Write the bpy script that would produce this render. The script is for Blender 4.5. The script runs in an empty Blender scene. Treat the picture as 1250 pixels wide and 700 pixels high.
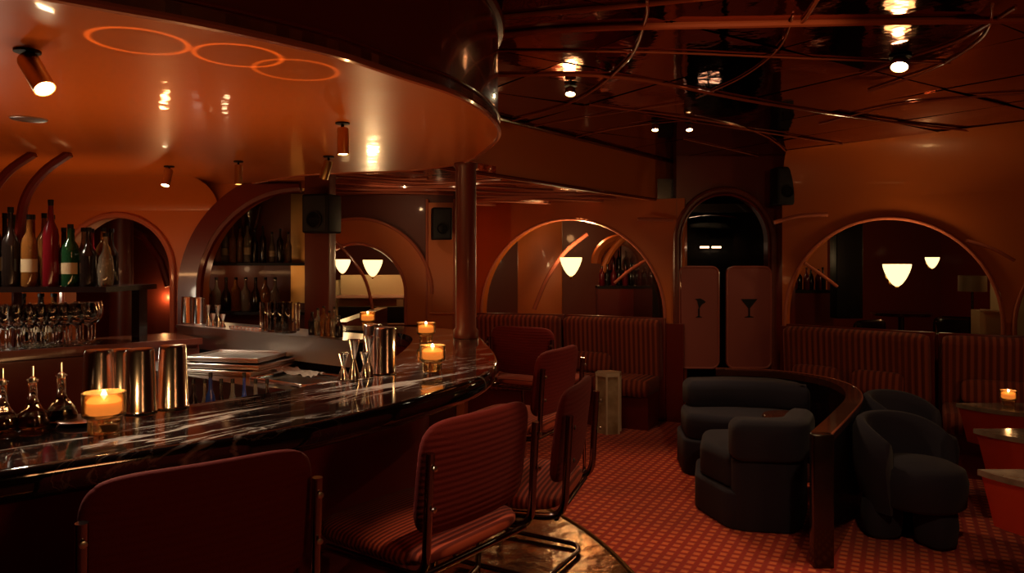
import bpy, bmesh, math, random
from mathutils import Vector, Matrix, geometry
random.seed(7)
SC = bpy.context.scene
COL = SC.collection
PI = math.pi
R = math.radians

# ------------------------------------------------------------------ camera, world, exposure
CAMZ, F = 1.5, 900.0
def P(px, py, d):
    return Vector(((px-625)/F*d, d, CAMZ+(320-py)/F*d))
def PZ(px, py, z):
    return P(px, py, (CAMZ-z)*F/(py-320))
cd = bpy.data.cameras.new('camera'); cam = bpy.data.objects.new('camera', cd); COL.objects.link(cam)
cam.location = (0, 0, CAMZ); cam.rotation_euler = (R(90), 0, 0)
cd.sensor_width = 36; cd.lens = 36*F/1250; cd.shift_y = -30/1250; cd.clip_start = .05
SC.camera = cam
w = bpy.data.worlds.new('world'); SC.world = w; w.use_nodes = True
w.node_tree.nodes['Background'].inputs[0].default_value = (.9, .5, .3, 1)
w.node_tree.nodes['Background'].inputs[1].default_value = .004
SC.view_settings.view_transform = 'Standard'; SC.view_settings.look = 'None'
SC.view_settings.gamma = 1; SC.view_settings.use_curve_mapping = False
SC.view_settings.exposure = 0.36
cy = SC.cycles
cy.use_denoising = True; cy.max_bounces = 9; cy.diffuse_bounces = 4; cy.glossy_bounces = 5
cy.transmission_bounces = 8; cy.transparent_max_bounces = 8
cy.sample_clamp_indirect = 3.0; cy.caustics_reflective = False; cy.caustics_refractive = False

# ------------------------------------------------------------------ lights
NEUT = (1, .80, .58); WARM = (1, .60, .30); AMB = (1, .47, .17)
def spot(loc, aim, power, ang=70, col=WARM, size=.02, blend=.6):
    l = bpy.data.lights.new('spot_light', 'SPOT'); l.energy = power; l.color = col
    l.spot_size = R(ang); l.spot_blend = blend; l.shadow_soft_size = size
    o = bpy.data.objects.new('spot_light', l); COL.objects.link(o); o.location = loc
    o.rotation_euler = (Vector(aim)-Vector(loc)).to_track_quat('-Z', 'Y').to_euler(); return o
def point(loc, power, col=WARM, size=.03):
    l = bpy.data.lights.new('point_light', 'POINT'); l.energy = power; l.color = col; l.shadow_soft_size = size
    o = bpy.data.objects.new('point_light', l); COL.objects.link(o); o.location = loc; return o
def area(loc, aim, power, sx, sy, col=WARM):
    l = bpy.data.lights.new('area_light', 'AREA'); l.energy = power; l.color = col
    l.shape = 'RECTANGLE'; l.size = sx; l.size_y = sy
    o = bpy.data.objects.new('area_light', l); COL.objects.link(o); o.location = loc
    o.rotation_euler = (Vector(aim)-Vector(loc)).to_track_quat('-Z', 'Y').to_euler(); return o
# added lights without fixtures: fill behind the camera, spots over carpet, door and banquettes
area((2.6, -1.6, 2.3), (1.4, 3.6, .0), 9, .5, .3, AMB)
spot((1.2, 1.6, 2.48), (1.25, 4.6, 0), 32, 62, WARM, .05)
spot((2.0, 5.3, 2.47), (2.02, 6.95, 1.0), 9, 40, WARM, 0)
spot((3.0, 4.2, 2.47), (3.0, 5.6, .4), 9, 50, WARM, 0)
spot((.6, 5.6, 2.07), (.6, 7.1, .7), 8, 80, WARM, 0)
spot((-2.55, 3.0, 2.0), (-2.15, 3.38, 1.2), 34, 60, NEUT, .05)          # two added spots, left of the frame, for glints on the wine glasses
spot((-2.2, 2.55, 2.0), (-1.2, 2.1, 1.1), 16, 80, NEUT, .05)
spot((.36, 1.62, 2.49), (-.10, 1.92, .76), 26, 19, WARM, .02)           # unseen spot added above and behind the second stool to light its seat
def ring(loc, ang, power):                                           # added spot with a ring mask, standing in for a tin's reflected light
    o = spot(loc, Vector(loc)+Vector((0, 0, 1)), power, 2.6*ang, AMB, 0, .2); l = o.data; l.use_nodes = True
    N, L = l.node_tree.nodes, l.node_tree.links; em = N['Emission']; tc = N.new('ShaderNodeTexCoord'); sp = N.new('ShaderNodeSeparateXYZ')
    L.new(tc.outputs['Normal'], sp.inputs[0]); z = N.new('ShaderNodeMath'); z.operation = 'ABSOLUTE'; L.new(sp.outputs[2], z.inputs[0])
    ac = N.new('ShaderNodeMath'); ac.operation = 'ARCCOSINE'; L.new(z.outputs[0], ac.inputs[0])
    su = N.new('ShaderNodeMath'); su.operation = 'SUBTRACT'; su.inputs[1].default_value = R(ang); L.new(ac.outputs[0], su.inputs[0])
    ab = N.new('ShaderNodeMath'); ab.operation = 'ABSOLUTE'; L.new(su.outputs[0], ab.inputs[0])
    mr = N.new('ShaderNodeMapRange'); mr.interpolation_type = 'SMOOTHSTEP'; mr.inputs[1].default_value = 0; mr.inputs[2].default_value = R(ang*.11); mr.inputs[3].default_value = 1; mr.inputs[4].default_value = 0
    L.new(ab.outputs[0], mr.inputs[0]); L.new(mr.outputs[0], em.inputs['Strength'])
spot((-.95, 5.0, 1.0), (-.15, 6.1, 2.1), 10, 85, WARM, .02)           # added fixtureless spot hidden by the bar, brightening the low ceiling strips
spot((-.95, 5.3, 2.05), (-1.1, 6.5, 1.45), 2.6, 80, WARM, 0)  # added spot without a fixture, lifting the orange arch band
spot((1.0, 2.2, 2.42), (.95, 6.2, 2.34), 9, 60, WARM, 0)  # added spot without a fixture, for the bulkhead and ceiling trims
ring((-.88, 1.74, 1.28), 8.2, 22); ring((-.69, 1.86, 1.28), 8.0, 22); ring((-.585, 2.0, 1.28), 8.4, 16)
area((-2.45, 3.81, 1.40), (-2.45, 4.5, 2.3), 2.4, 1.2, .03, AMB)     # added hidden strip behind the bottles, for glow on wall and cove
area((-1.0, 2.38, .90), (-1.0, 2.30, 2.0), 5.2, .9, .10, AMB)        # two added strips hidden below the bar edge, standing for its bounced light
area((-1.7, 2.30, .90), (-1.7, 2.4, 2.0), 3.0, .9, .10, AMB)
point((-2.62, 3.52, 1.24), 3.5, NEUT, .06)                            # added point left of the frame, backlighting the wine glass rims
point((-2.9, 6.2, 1.2), 5, AMB, .05); point((-1.0, 7.3, 2.0), 6, AMB, .05); point((1.0, 9.4, 1.9), 8, AMB, .06); point((3.4, 9.2, 1.8), 10, AMB, .06); point((5.2, 6.8, 1.7), 5, AMB, .06)

# ------------------------------------------------------------------ materials
def nt(m): return m.node_tree.nodes, m.node_tree.links
def mat(name, col, rough=.5, metal=0, coat=0, trans=0, ior=1.45, emit=None, es=0, spec=.5, bump=None, var=None, sheen=0):
    m = bpy.data.materials.new(name); m.use_nodes = True
    N, L = nt(m); b = N['Principled BSDF']
    b.inputs['Base Color'].default_value = (*col, 1); b.inputs['Roughness'].default_value = rough
    b.inputs['Metallic'].default_value = metal; b.inputs['Coat Weight'].default_value = coat
    b.inputs['Coat Roughness'].default_value = .06
    b.inputs['Transmission Weight'].default_value = trans; b.inputs['IOR'].default_value = ior
    b.inputs['Specular IOR Level'].default_value = spec
    if sheen: b.inputs['Sheen Weight'].default_value = sheen
    if emit: b.inputs['Emission Color'].default_value = (*emit, 1); b.inputs['Emission Strength'].default_value = es
    tc = N.new('ShaderNodeTexCoord')
    if bump:
        sc_, st, dist = bump
        n = N.new('ShaderNodeTexNoise'); n.inputs['Scale'].default_value = sc_; n.inputs['Detail'].default_value = 4
        L.new(tc.outputs['Object'], n.inputs['Vector'])
        bp = N.new('ShaderNodeBump'); bp.inputs['Strength'].default_value = st; bp.inputs['Distance'].default_value = dist
        L.new(n.outputs['Fac'], bp.inputs['Height']); L.new(bp.outputs['Normal'], b.inputs['Normal'])
        if coat: L.new(bp.outputs['Normal'], b.inputs['Coat Normal'])
    if var:
        sc_, c2 = var
        n = N.new('ShaderNodeTexNoise'); n.inputs['Scale'].default_value = sc_; n.inputs['Detail'].default_value = 5
        L.new(tc.outputs['Object'], n.inputs['Vector'])
        mx = N.new('ShaderNodeMix'); mx.data_type = 'RGBA'
        mx.inputs[6].default_value = (*col, 1); mx.inputs[7].default_value = (*c2, 1)
        mr = N.new('ShaderNodeMapRange'); mr.inputs[1].default_value = .35; mr.inputs[2].default_value = .65
        L.new(n.outputs['Fac'], mr.inputs[0]); L.new(mr.outputs[0], mx.inputs[0]); L.new(mx.outputs[2], b.inputs['Base Color'])
    return m
M = {}
M['orange'] = mat('orange_lacquer', (.56, .135, .022), .45, coat=.12, bump=(1.3, .12, .05))
M['soffit'] = mat('soffit_lacquer', (.58, .14, .022), .32, coat=.45, bump=(1.6, .25, .04))
M['fascia'] = mat('oxblood_lacquer', (.15, .022, .008), .22, coat=.8, bump=(2.5, .1, .02))
M['darkred'] = mat('dark_red_lacquer', (.13, .012, .007), .3, coat=.5)
M['mould'] = mat('moulding_lacquer', (.50, .14, .08), .18, coat=1)
M['strip'] = mat('ceiling_strip_lacquer', (.42, .09, .035), .25, coat=.6)
M['mirror'] = mat('tinted_mirror', (.36, .10, .055), .05, metal=1, bump=(2.6, .22, .02))
M['ripple'] = mat('rippled_mirror', (.55, .22, .13), .08, metal=1, bump=(9, .45, .03))
M['velvet'] = mat('oxblood_fabric', (.20, .010, .010), .85, sheen=.05, bump=(220, .3, .002))
M['cord'] = mat('rust_corduroy', (.46, .060, .030), .8, sheen=.08, bump=(300, .3, .002))
M['cordback'] = mat('red_wool', (.19, .011, .009), .85, sheen=.03, bump=(260, .4, .002))
M['bench'] = mat('rust_channelled_fabric', (.26, .05, .024), .85, sheen=.2, bump=(200, .3, .002))
M['navy'] = mat('navy_wool', (.022, .021, .040), .95, sheen=.08, bump=(160, .4, .003))
M['blackwood'] = mat('black_lacquer', (.012, .006, .005), .2, coat=.5)
M['walnut'] = mat('walnut', (.085, .022, .010), .25, coat=.6, var=(9, (.06, .016, .008)))
M['chrome'] = mat('dark_chrome', (.34, .30, .29), .13, metal=1)
M['steel'] = mat('steel', (.74, .71, .66), .28, metal=1, bump=(30, .05, .005))
M['wineglass'] = mat('wine_glass_crystal', (.98, .96, .93), .035, trans=1, ior=1.5)
M['polish'] = mat('polished_steel', (.95, .93, .90), .16, metal=1, bump=(40, .06, .003))
M['brass'] = mat('aged_brass', (.48, .30, .11), .3, metal=1)
M['bronze'] = mat('bronze_plate', (.30, .155, .05), .20, metal=1, bump=(12, .45, .012), var=(7, (.11, .05, .018)))
M['black'] = mat('black_plastic', (.006, .005, .005), .5, spec=.25)
M['grille'] = mat('speaker_grille', (.008, .008, .009), .7, bump=(300, .8, .003))
M['glass'] = mat('clear_glass', (.97, .95, .92), .02, trans=1, ior=1.45)
M['gamber'] = mat('amber_glass', (.96, .60, .26), .16, trans=.85, ior=1.35)
M['bamber'] = mat('amber_bottle', (.34, .13, .03), .06, trans=.6, ior=1.4)
M['bgreen'] = mat('green_bottle', (.015, .07, .025), .06, trans=.5, ior=1.4)
M['bclear'] = mat('pale_bottle', (.42, .37, .28), .06, trans=.75, ior=1.4)
M['bdark'] = mat('dark_bottle', (.010, .006, .005), .16)
M['bred'] = mat('red_bottle', (.10, .004, .007), .14)
M['bblue'] = mat('blue_bottle', (.015, .035, .16), .1, coat=.5)
M['paper'] = mat('paper_label', (.36, .27, .16), .7)
M['liquor'] = mat('amber_liquor', (.50, .15, .05), .1, trans=.5, ior=1.33)
M['darkliq'] = mat('dark_liquor', (.03, .01, .008), .1)
M['wax'] = mat('lit_wax', (.9, .6, .3), .5, emit=(1, .42, .12), es=.7)
M['flame'] = mat('flame', (1, .8, .5), .5, emit=(1, .74, .42), es=30)
M['lens'] = mat('lamp_lens', (1, .9, .7), .5, emit=(1, .80, .48), es=30)
M['shade'] = mat('opal_shade', (.95, .85, .65), .4, emit=(1, .70, .30), es=1.7)
M['cream'] = mat('cream_plaster', (.52, .40, .22), .6)
M['onyx'] = mat('cream_marble', (.50, .40, .26), .25, coat=.3, var=(7, (.26, .18, .10)))
M['onyxtrim'] = mat('pale_marble_edge', (.66, .56, .40), .25, coat=.3)
M['tablered'] = mat('red_table_lacquer', (.52, .045, .014), .3, coat=.5)
M['stone'] = mat('grey_stone', (.40, .33, .27), .15, coat=.5, var=(12, (.22, .17, .13)))
M['door'] = mat('mauve_door_leather', (.27, .062, .050), .5, bump=(60, .2, .003))
M['doorrim'] = mat('mauve_door_rim', (.36, .10, .075), .3, coat=.4)
M['pin'] = mat('brown_panel', (.13, .022, .010), .42, coat=.12)
M['cloth'] = mat('white_cloth', (.30, .25, .19), .9)
M['led'] = mat('led_strip', (1, .8, .6), .5, emit=(1, .62, .36), es=6)
M['trimwhite'] = mat('pale_edge', (.5, .3, .22), .3)

def stripes(name='striped_rust_fabric', ax=0, per=.046, c1=(.12, .018, .010), c2=(.29, .056, .025)):
    m = mat(name, (.26, .05, .024), .85, sheen=.05)
    N, L = nt(m); b = N['Principled BSDF']; tc = N.new('ShaderNodeTexCoord'); sp = N.new('ShaderNodeSeparateXYZ'); L.new(tc.outputs['Object'], sp.inputs[0])
    a = N.new('ShaderNodeMath'); a.operation = 'MULTIPLY'; a.inputs[1].default_value = 2*PI/per; L.new(sp.outputs[ax], a.inputs[0])
    c = N.new('ShaderNodeMath'); c.operation = 'SINE'; L.new(a.outputs[0], c.inputs[0])
    r = N.new('ShaderNodeMapRange'); r.inputs[1].default_value = -.4; r.inputs[2].default_value = .5; L.new(c.outputs[0], r.inputs[0])
    mx = N.new('ShaderNodeMix'); mx.data_type = 'RGBA'; mx.inputs[6].default_value = (*c1, 1); mx.inputs[7].default_value = (*c2, 1)
    L.new(r.outputs[0], mx.inputs[0]); L.new(mx.outputs[2], b.inputs['Base Color']); return m
M['bench'] = stripes()
M['cord'] = stripes('rust_corduroy', 1, .0157, (.17, .018, .010), (.52, .085, .04))  # colour stripes paint shade into the valleys between the seat ribs
M['dimshade'] = mat('dim_shade', (.16, .11, .05), .6)

def marble(lo=.30, hi=.50):
    m = mat('black_veined_marble', (.012, .011, .011), .07, coat=.6)
    N, L = nt(m); b = N['Principled BSDF']; tc = N.new('ShaderNodeTexCoord')
    m0 = N.new('ShaderNodeMapping'); m0.inputs['Rotation'].default_value = (0, 0, R(-50)); L.new(tc.outputs['Object'], m0.inputs[0])
    mp = N.new('ShaderNodeMapping'); mp.inputs['Scale'].default_value = (.62, 3.6, 1)
    L.new(m0.outputs[0], mp.inputs[0])
    acc = None
    for sc_, wd, st, dt in ((.95, .011, 1.0, .5), (2.1, .009, .8, .6), (5, .010, .3, .9)):
        n = N.new('ShaderNodeTexNoise'); n.inputs['Scale'].default_value = sc_; n.inputs['Detail'].default_value = 7
        n.inputs['Distortion'].default_value = dt; n.inputs['Roughness'].default_value = .52
        L.new(mp.outputs[0], n.inputs['Vector'])
        s = N.new('ShaderNodeMath'); s.operation = 'SUBTRACT'; s.inputs[1].default_value = .5; L.new(n.outputs['Fac'], s.inputs[0])
        a = N.new('ShaderNodeMath'); a.operation = 'ABSOLUTE'; L.new(s.outputs[0], a.inputs[0])
        r = N.new('ShaderNodeMapRange'); r.inputs[1].default_value = 0; r.inputs[2].default_value = wd
        r.inputs[3].default_value = st; r.inputs[4].default_value = 0; L.new(a.outputs[0], r.inputs[0])
        if acc is None: acc = r.outputs[0]
        else:
            mm = N.new('ShaderNodeMath'); mm.operation = 'MAXIMUM'; L.new(acc, mm.inputs[0]); L.new(r.outputs[0], mm.inputs[1]); acc = mm.outputs[0]
    n = N.new('ShaderNodeTexNoise'); n.inputs['Scale'].default_value = 1.1; L.new(mp.outputs[0], n.inputs['Vector'])
    r = N.new('ShaderNodeMapRange'); r.inputs[1].default_value = lo; r.inputs[2].default_value = hi; L.new(n.outputs['Fac'], r.inputs[0])
    mu = N.new('ShaderNodeMath'); mu.operation = 'MULTIPLY'; L.new(acc, mu.inputs[0]); L.new(r.outputs[0], mu.inputs[1])
    mx = N.new('ShaderNodeMix'); mx.data_type = 'RGBA'; mx.inputs[6].default_value = (.010, .009, .009, 1); mx.inputs[7].default_value = (.95, .86, .74, 1)
    L.new(mu.outputs[0], mx.inputs[0]); L.new(mx.outputs[2], b.inputs['Base Color'])
    return m
M['marble'] = marble(); M['marble_edge'] = marble(.50, .66)

def carpet():
    m = mat('patterned_red_carpet', (.4, .03, .01), .95, sheen=.2)
    N, L = nt(m); b = N['Principled BSDF']; tc = N.new('ShaderNodeTexCoord')
    mp = N.new('ShaderNodeMapping'); mp.inputs['Rotation'].default_value = (0, 0, R(28)); mp.inputs['Scale'].default_value = (16.5, 16.5, 1)
    L.new(tc.outputs['Object'], mp.inputs[0])
    fr = N.new('ShaderNodeVectorMath'); fr.operation = 'FRACTION'; L.new(mp.outputs[0], fr.inputs[0])
    su = N.new('ShaderNodeVectorMath'); su.operation = 'SUBTRACT'; su.inputs[1].default_value = (.5, .5, 0); L.new(fr.outputs[0], su.inputs[0])
    sx = N.new('ShaderNodeSeparateXYZ'); L.new(su.outputs[0], sx.inputs[0])
    def ab(o):
        a = N.new('ShaderNodeMath'); a.operation = 'ABSOLUTE'; L.new(o, a.inputs[0]); return a.outputs[0]
    mxm = N.new('ShaderNodeMath'); mxm.operation = 'MAXIMUM'; L.new(ab(sx.outputs[0]), mxm.inputs[0]); L.new(ab(sx.outputs[1]), mxm.inputs[1])
    rg = N.new('ShaderNodeMapRange'); rg.inputs[1].default_value = .22; rg.inputs[2].default_value = .34; rg.inputs[3].default_value = 1; rg.inputs[4].default_value = 0
    L.new(mxm.outputs[0], rg.inputs[0])
    mx = N.new('ShaderNodeMix'); mx.data_type = 'RGBA'; mx.inputs[6].default_value = (.38, .014, .003, 1); mx.inputs[7].default_value = (.80, .15, .045, 1)
    L.new(rg.outputs[0], mx.inputs[0])
    n = N.new('ShaderNodeTexNoise'); n.inputs['Scale'].default_value = 2.2; n.inputs['Detail'].default_value = 6; L.new(tc.outputs['Object'], n.inputs['Vector'])
    r2 = N.new('ShaderNodeMapRange'); r2.inputs[1].default_value = .3; r2.inputs[2].default_value = .7; r2.inputs[3].default_value = .75; r2.inputs[4].default_value = 1.1
    L.new(n.outputs['Fac'], r2.inputs[0])
    vm = N.new('ShaderNodeVectorMath'); vm.operation = 'SCALE'; L.new(mx.outputs[2], vm.inputs[0]); L.new(r2.outputs[0], vm.inputs['Scale'])
    L.new(vm.outputs[0], b.inputs['Base Color'])
    bp = N.new('ShaderNodeBump'); bp.inputs['Strength'].default_value = .6; bp.inputs['Distance'].default_value = .006
    L.new(rg.outputs[0], bp.inputs['Height']); L.new(bp.outputs['Normal'], b.inputs['Normal'])
    return m
M['carpet'] = carpet()

# ------------------------------------------------------------------ mesh helpers
def obj(name, bm, m, parent=None, smooth=True, ang=40, loc=None):
    me = bpy.data.meshes.new(name); bmesh.ops.recalc_face_normals(bm, faces=bm.faces[:]); bm.to_mesh(me); bm.free()
    if m: me.materials.append(M[m] if isinstance(m, str) else m)
    if smooth:
        me.shade_smooth(); me.set_sharp_from_angle(angle=R(ang))
    o = bpy.data.objects.new(name, me); COL.objects.link(o); o.parent = parent
    if loc is not None: o.location = loc
    return o
def tag(o, label, cat=None, group=None, kind=None):
    if label: o['label'] = label
    if cat: o['category'] = cat
    if group: o['group'] = group
    if kind: o['kind'] = kind
    return o
def thing(name, label, cat, loc=(0, 0, 0), rz=0, group=None, kind=None):
    o = bpy.data.objects.new(name, None); o.empty_display_size = .1; COL.objects.link(o)
    o.location = loc; o.rotation_euler = (0, 0, rz); return tag(o, label, cat, group, kind)
def kids(o): return [c for c in bpy.data.objects if c.parent == o]
def dup(root, loc, rz=None, label=None, group=None):
    r = root.copy(); COL.objects.link(r); r.location = loc
    if rz is not None: r.rotation_euler = (0, 0, rz)
    if label: r['label'] = label
    if group: r['group'] = group
    for ch in kids(root):
        c = ch.copy(); COL.objects.link(c); c.parent = r
        for g in kids(ch):
            d = g.copy(); COL.objects.link(d); d.parent = c
    return r
def NB(): return bmesh.new()
def box(bm, x0, x1, y0, y1, z0, z1, T=None, bev=0):
    b2 = bmesh.new() if bev else bm
    vs = [b2.verts.new(v) for v in ((x0, y0, z0), (x1, y0, z0), (x1, y1, z0), (x0, y1, z0), (x0, y0, z1), (x1, y0, z1), (x1, y1, z1), (x0, y1, z1))]
    for f in ((0, 3, 2, 1), (4, 5, 6, 7), (0, 1, 5, 4), (1, 2, 6, 5), (2, 3, 7, 6), (3, 0, 4, 7)): b2.faces.new([vs[i] for i in f])
    if bev:
        bmesh.ops.bevel(b2, geom=b2.edges[:], offset=bev, segments=3, affect='EDGES', profile=.5)
        if T: b2.transform(T)
        me = bpy.data.meshes.new('t'); b2.to_mesh(me); b2.free(); bm.from_mesh(me); bpy.data.meshes.remove(me)
    elif T:
        for v in vs: v.co = T @ v.co
    return bm
def lathe(bm, prof, seg=24, c=(0, 0, 0), T=None):
    rings = []
    for r, z in prof:
        if r < 1e-5: rings.append([bm.verts.new((c[0], c[1], c[2]+z))])
        else: rings.append([bm.verts.new((c[0]+r*math.cos(2*PI*i/seg), c[1]+r*math.sin(2*PI*i/seg), c[2]+z)) for i in range(seg)])
    for a, b in zip(rings, rings[1:]):
        for i in range(seg):
            j = (i+1) % seg
            if len(a) == 1 and len(b) == 1: continue
            if len(a) == 1: bm.faces.new((a[0], b[i], b[j]))
            elif len(b) == 1: bm.faces.new((a[i], a[j], b[0]))
            else: bm.faces.new((a[i], a[j], b[j], b[i]))
    if T:
        for r_ in rings:
            for v in r_: v.co = T @ v.co
    return bm
def catmull(pts, n=8, closed=False):
    pts = [Vector(p) for p in pts]; out = []
    m = len(pts)
    rng = range(m if closed else m-1)
    for i in rng:
        if closed: p0, p1, p2, p3 = pts[(i-1) % m], pts[i], pts[(i+1) % m], pts[(i+2) % m]
        else: p0, p1, p2, p3 = pts[max(i-1, 0)], pts[i], pts[i+1], pts[min(i+2, m-1)]
        for k in range(n):
            t = k/n
            out.append(.5*((2*p1)+(p2-p0)*t+(2*p0-5*p1+4*p2-p3)*t*t+(3*p1-p0-3*p2+p3)*t**3))
    if not closed: out.append(pts[-1])
    return out
def tube(bm, pts, r, seg=10, closed=False, sx=1, caps=True):
    pts = [Vector(p) for p in pts]; n = len(pts); rings = []
    up = None
    for i, p in enumerate(pts):
        if closed: t = (pts[(i+1) % n]-pts[i-1]).normalized()
        else: t = (pts[min(i+1, n-1)]-pts[max(i-1, 0)]).normalized()
        if up is None:
            up = Vector((0, 0, 1)) if abs(t.z) < .9 else Vector((0, 1, 0))
        a = t.cross(up)
        if a.length < 1e-4: a = t.cross(Vector((1, 0, 0)))
        a.normalize(); b = a.cross(t).normalized(); up = b
        rr = r[i] if isinstance(r, (list, tuple)) else r
        rings.append([bm.verts.new(p+a*math.cos(2*PI*k/seg)*rr*sx+b*math.sin(2*PI*k/seg)*rr) for k in range(seg)])
    for i in range(n if closed else n-1):
        A, B = rings[i], rings[(i+1) % n]
        for k in range(seg): bm.faces.new((A[k], A[(k+1) % seg], B[(k+1) % seg], B[k]))
    if not closed and caps: bm.faces.new(rings[0]); bm.faces.new(rings[-1][::-1])
    return bm
def fillet(pts, rad=.04, n=5):
    pts = [Vector(p) for p in pts]; out = [pts[0]]
    for i in range(1, len(pts)-1):
        a, b, c = pts[i-1], pts[i], pts[i+1]
        r1 = min(rad, (a-b).length*.45, (c-b).length*.45)
        s, e = b+(a-b).normalized()*r1, b+(c-b).normalized()*r1
        for k in range(n+1):
            t = k/n; out.append((1-t)**2*s+2*t*(1-t)*b+t*t*e)
    out.append(pts[-1]); return out
def prism(bm, poly, z0, z1, holes=()):
    loops = [[Vector((p[0], p[1], 0)) for p in poly]]+[[Vector((p[0], p[1], 0)) for p in h] for h in holes]
    tris = geometry.tessellate_polygon(loops)
    flat = [p for l in loops for p in l]
    lo = [bm.verts.new((p.x, p.y, z0)) for p in flat]; hi = [bm.verts.new((p.x, p.y, z1)) for p in flat]
    for t in tris:
        try: bm.faces.new([lo[i] for i in t]); bm.faces.new([hi[i] for i in reversed(t)])
        except ValueError: pass
    k = 0
    for l in loops:
        n = len(l)
        for i in range(n):
            j = (i+1) % n
            bm.faces.new((lo[k+i], lo[k+j], hi[k+j], hi[k+i]))
        k += n
    return bm
def pillow(bm, w, d, t, n=6, k=5, nx=24, ny=24, rib=None, T=None, bend=0):
    """Soft slab with rounded outline; rib = (axis, count, amplitude). Lies flat, centred on the origin."""
    grids = []
    for s in (1, -1):
        g = []
        for i in range(nx+1):
            row = []
            for j in range(ny+1):
                u = -1+2*i/nx; v = -1+2*j/ny; u = math.copysign(1-(1-abs(u))**1.35, u); v = math.copysign(1-(1-abs(v))**1.35, v)
                r_ = max(abs(u), abs(v), 1e-9); q = (u/r_, v/r_)
                sc_ = 1/((abs(q[0])**n+abs(q[1])**n)**(1/n)+1e-12)
                x, y = q[0]*sc_*r_*w/2, q[1]*sc_*r_*d/2
                e = max(0, 1-r_**k)**(1/k); z = s*t/2*e
                if rib:
                    c = x/w if rib[0] == 'x' else y/d
                    z += s*rib[2]*(abs(math.sin(PI*rib[1]*(c+.5)))-.5)*min(1, e*1.5)
                z += bend*(x/(w/2))**2
                vtx = None
                if s == -1 and r_ > .999: vtx = grids[0][i][j]
                row.append(vtx or bm.verts.new(T @ Vector((x, y, z)) if T else (x, y, z)))
            g.append(row)
        grids.append(g)
        for i in range(nx):
            for j in range(ny):
                f = (g[i][j], g[i+1][j], g[i+1][j+1], g[i][j+1])
                try: bm.faces.new(f if s == 1 else f[::-1])
                except ValueError: pass
    return bm
def TR(x=0, y=0, z=0, rx=0, ry=0, rz=0):
    return Matrix.Translation((x, y, z)) @ Matrix.Rotation(rz, 4, 'Z') @ Matrix.Rotation(rx, 4, 'X') @ Matrix.Rotation(ry, 4, 'Y')

# wall in a vertical plane from A to B (plan points); holes are outlines in (s, z)
def arch_outline(sc_, r, zs, zb, n=28, ry=None):
    ry = ry or r
    return [(sc_-r, zb)]+[(sc_-r*math.cos(PI*i/n), zs+ry*math.sin(PI*i/n)) for i in range(n+1)]+[(sc_+r, zb)]
class Wall:
    def __init__(s, A, B):
        s.A = Vector((*A, 0)); s.B = Vector((*B, 0)); s.u = (s.B-s.A).normalized(); s.L = (s.B-s.A).length
        s.n = Vector((-s.u.y, s.u.x, 0))           # away from the room when A is left of B
        s.T = Matrix(((s.u.x, s.n.x, 0, s.A.x), (s.u.y, s.n.y, 0, s.A.y), (0, 0, 1, 0), (0, 0, 0, 1)))
    def pt(s, a, z, off=0): return s.A+s.u*a+s.n*off+Vector((0, 0, z))
    def panel(s, bm, outer, holes, th=.15, off=0):
        b2 = bmesh.new(); prism(b2, outer, 0, th, holes)
        # (x, y, z) = (s, z, depth) -> world
        for v in b2.verts: v.co = s.pt(v.co.x, v.co.y, v.co.z+off)
        me = bpy.data.meshes.new('t'); b2.to_mesh(me); b2.free(); bm.from_mesh(me); bpy.data.meshes.remove(me); return bm
def rect(a, b, c, d): return [(a, c), (b, c), (b, d), (a, d)]
def struct(name, bm, m, label=None, cat=None, parent=None, **k):
    o = obj(name, bm, m, parent, **k)
    if parent is None: tag(o, label, cat, None, 'structure')
    return o

# ================================================================== BAR OUTLINE (plan)
BO = [(-1.75, .86), (-1.30, 1.16), (-.98, 1.41), (-.897, 1.48), (-.695, 1.644), (-.522, 1.80), (-.333, 2.07), (-.216, 2.30), (-.115, 2.55),
      (-.06, 2.88), (-.075, 3.25), (-.13, 3.67), (-.20, 4.05), (-.40, 4.42), (-.75, 4.60), (-1.12, 4.64)]
BI = [(-2.05, 1.28), (-1.62, 1.60), (-1.28, 1.846), (-1.117, 1.925), (-.904, 2.07), (-.758, 2.236), (-.66, 2.38), (-.55, 2.66), (-.50, 3.0),
      (-.49, 3.4), (-.52, 3.85), (-.62, 4.12), (-.82, 4.28), (-1.12, 4.32)]
bo = catmull([(*p, 0) for p in BO], 6); bi = catmull([(*p, 0) for p in BI], 6)
def offset(pts, d):
    out = []
    for i, p in enumerate(pts):
        t = (pts[min(i+1, len(pts)-1)]-pts[max(i-1, 0)]).normalized()
        out.append(p+Vector((-t.y, t.x, 0))*d)
    return out
# ================================================================== STRUCTURE
b = NB(); box(b, -6.5, 6.5, -3, 11.5, -.06, 0); struct('floor', b, 'carpet', 'red carpet with small diagonal rows of lighter squares', 'carpet')
# bronze step around the bar
PO = catmull([(-.9, -.2, 0), (-.1, .5, 0), (.38, 1.4, 0), (.58, 2.3, 0), (.60, 2.9, 0), (.53, 3.36, 0), (.38, 3.84, 0), (.10, 4.34, 0), (-.3, 4.80, 0), (-.9, 5.1, 0)], 8)
pin = offset(bo, .26)
b = NB(); prism(b, [(p.x, p.y) for p in PO]+[(-1.6, 5.1), (-1.9, 4.9), (-3.2, 4.9), (-5, 4.9), (-5, -.2)], .001, .1)
plat = struct('step_platform', b, 'bronze', 'curved bronze-plated step running round the foot of the bar', 'step')
b = NB(); tube(b, [p+Vector((0, 0, .1)) for p in PO], .010, 8); obj('step_nosing', b, 'brass', plat)

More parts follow.
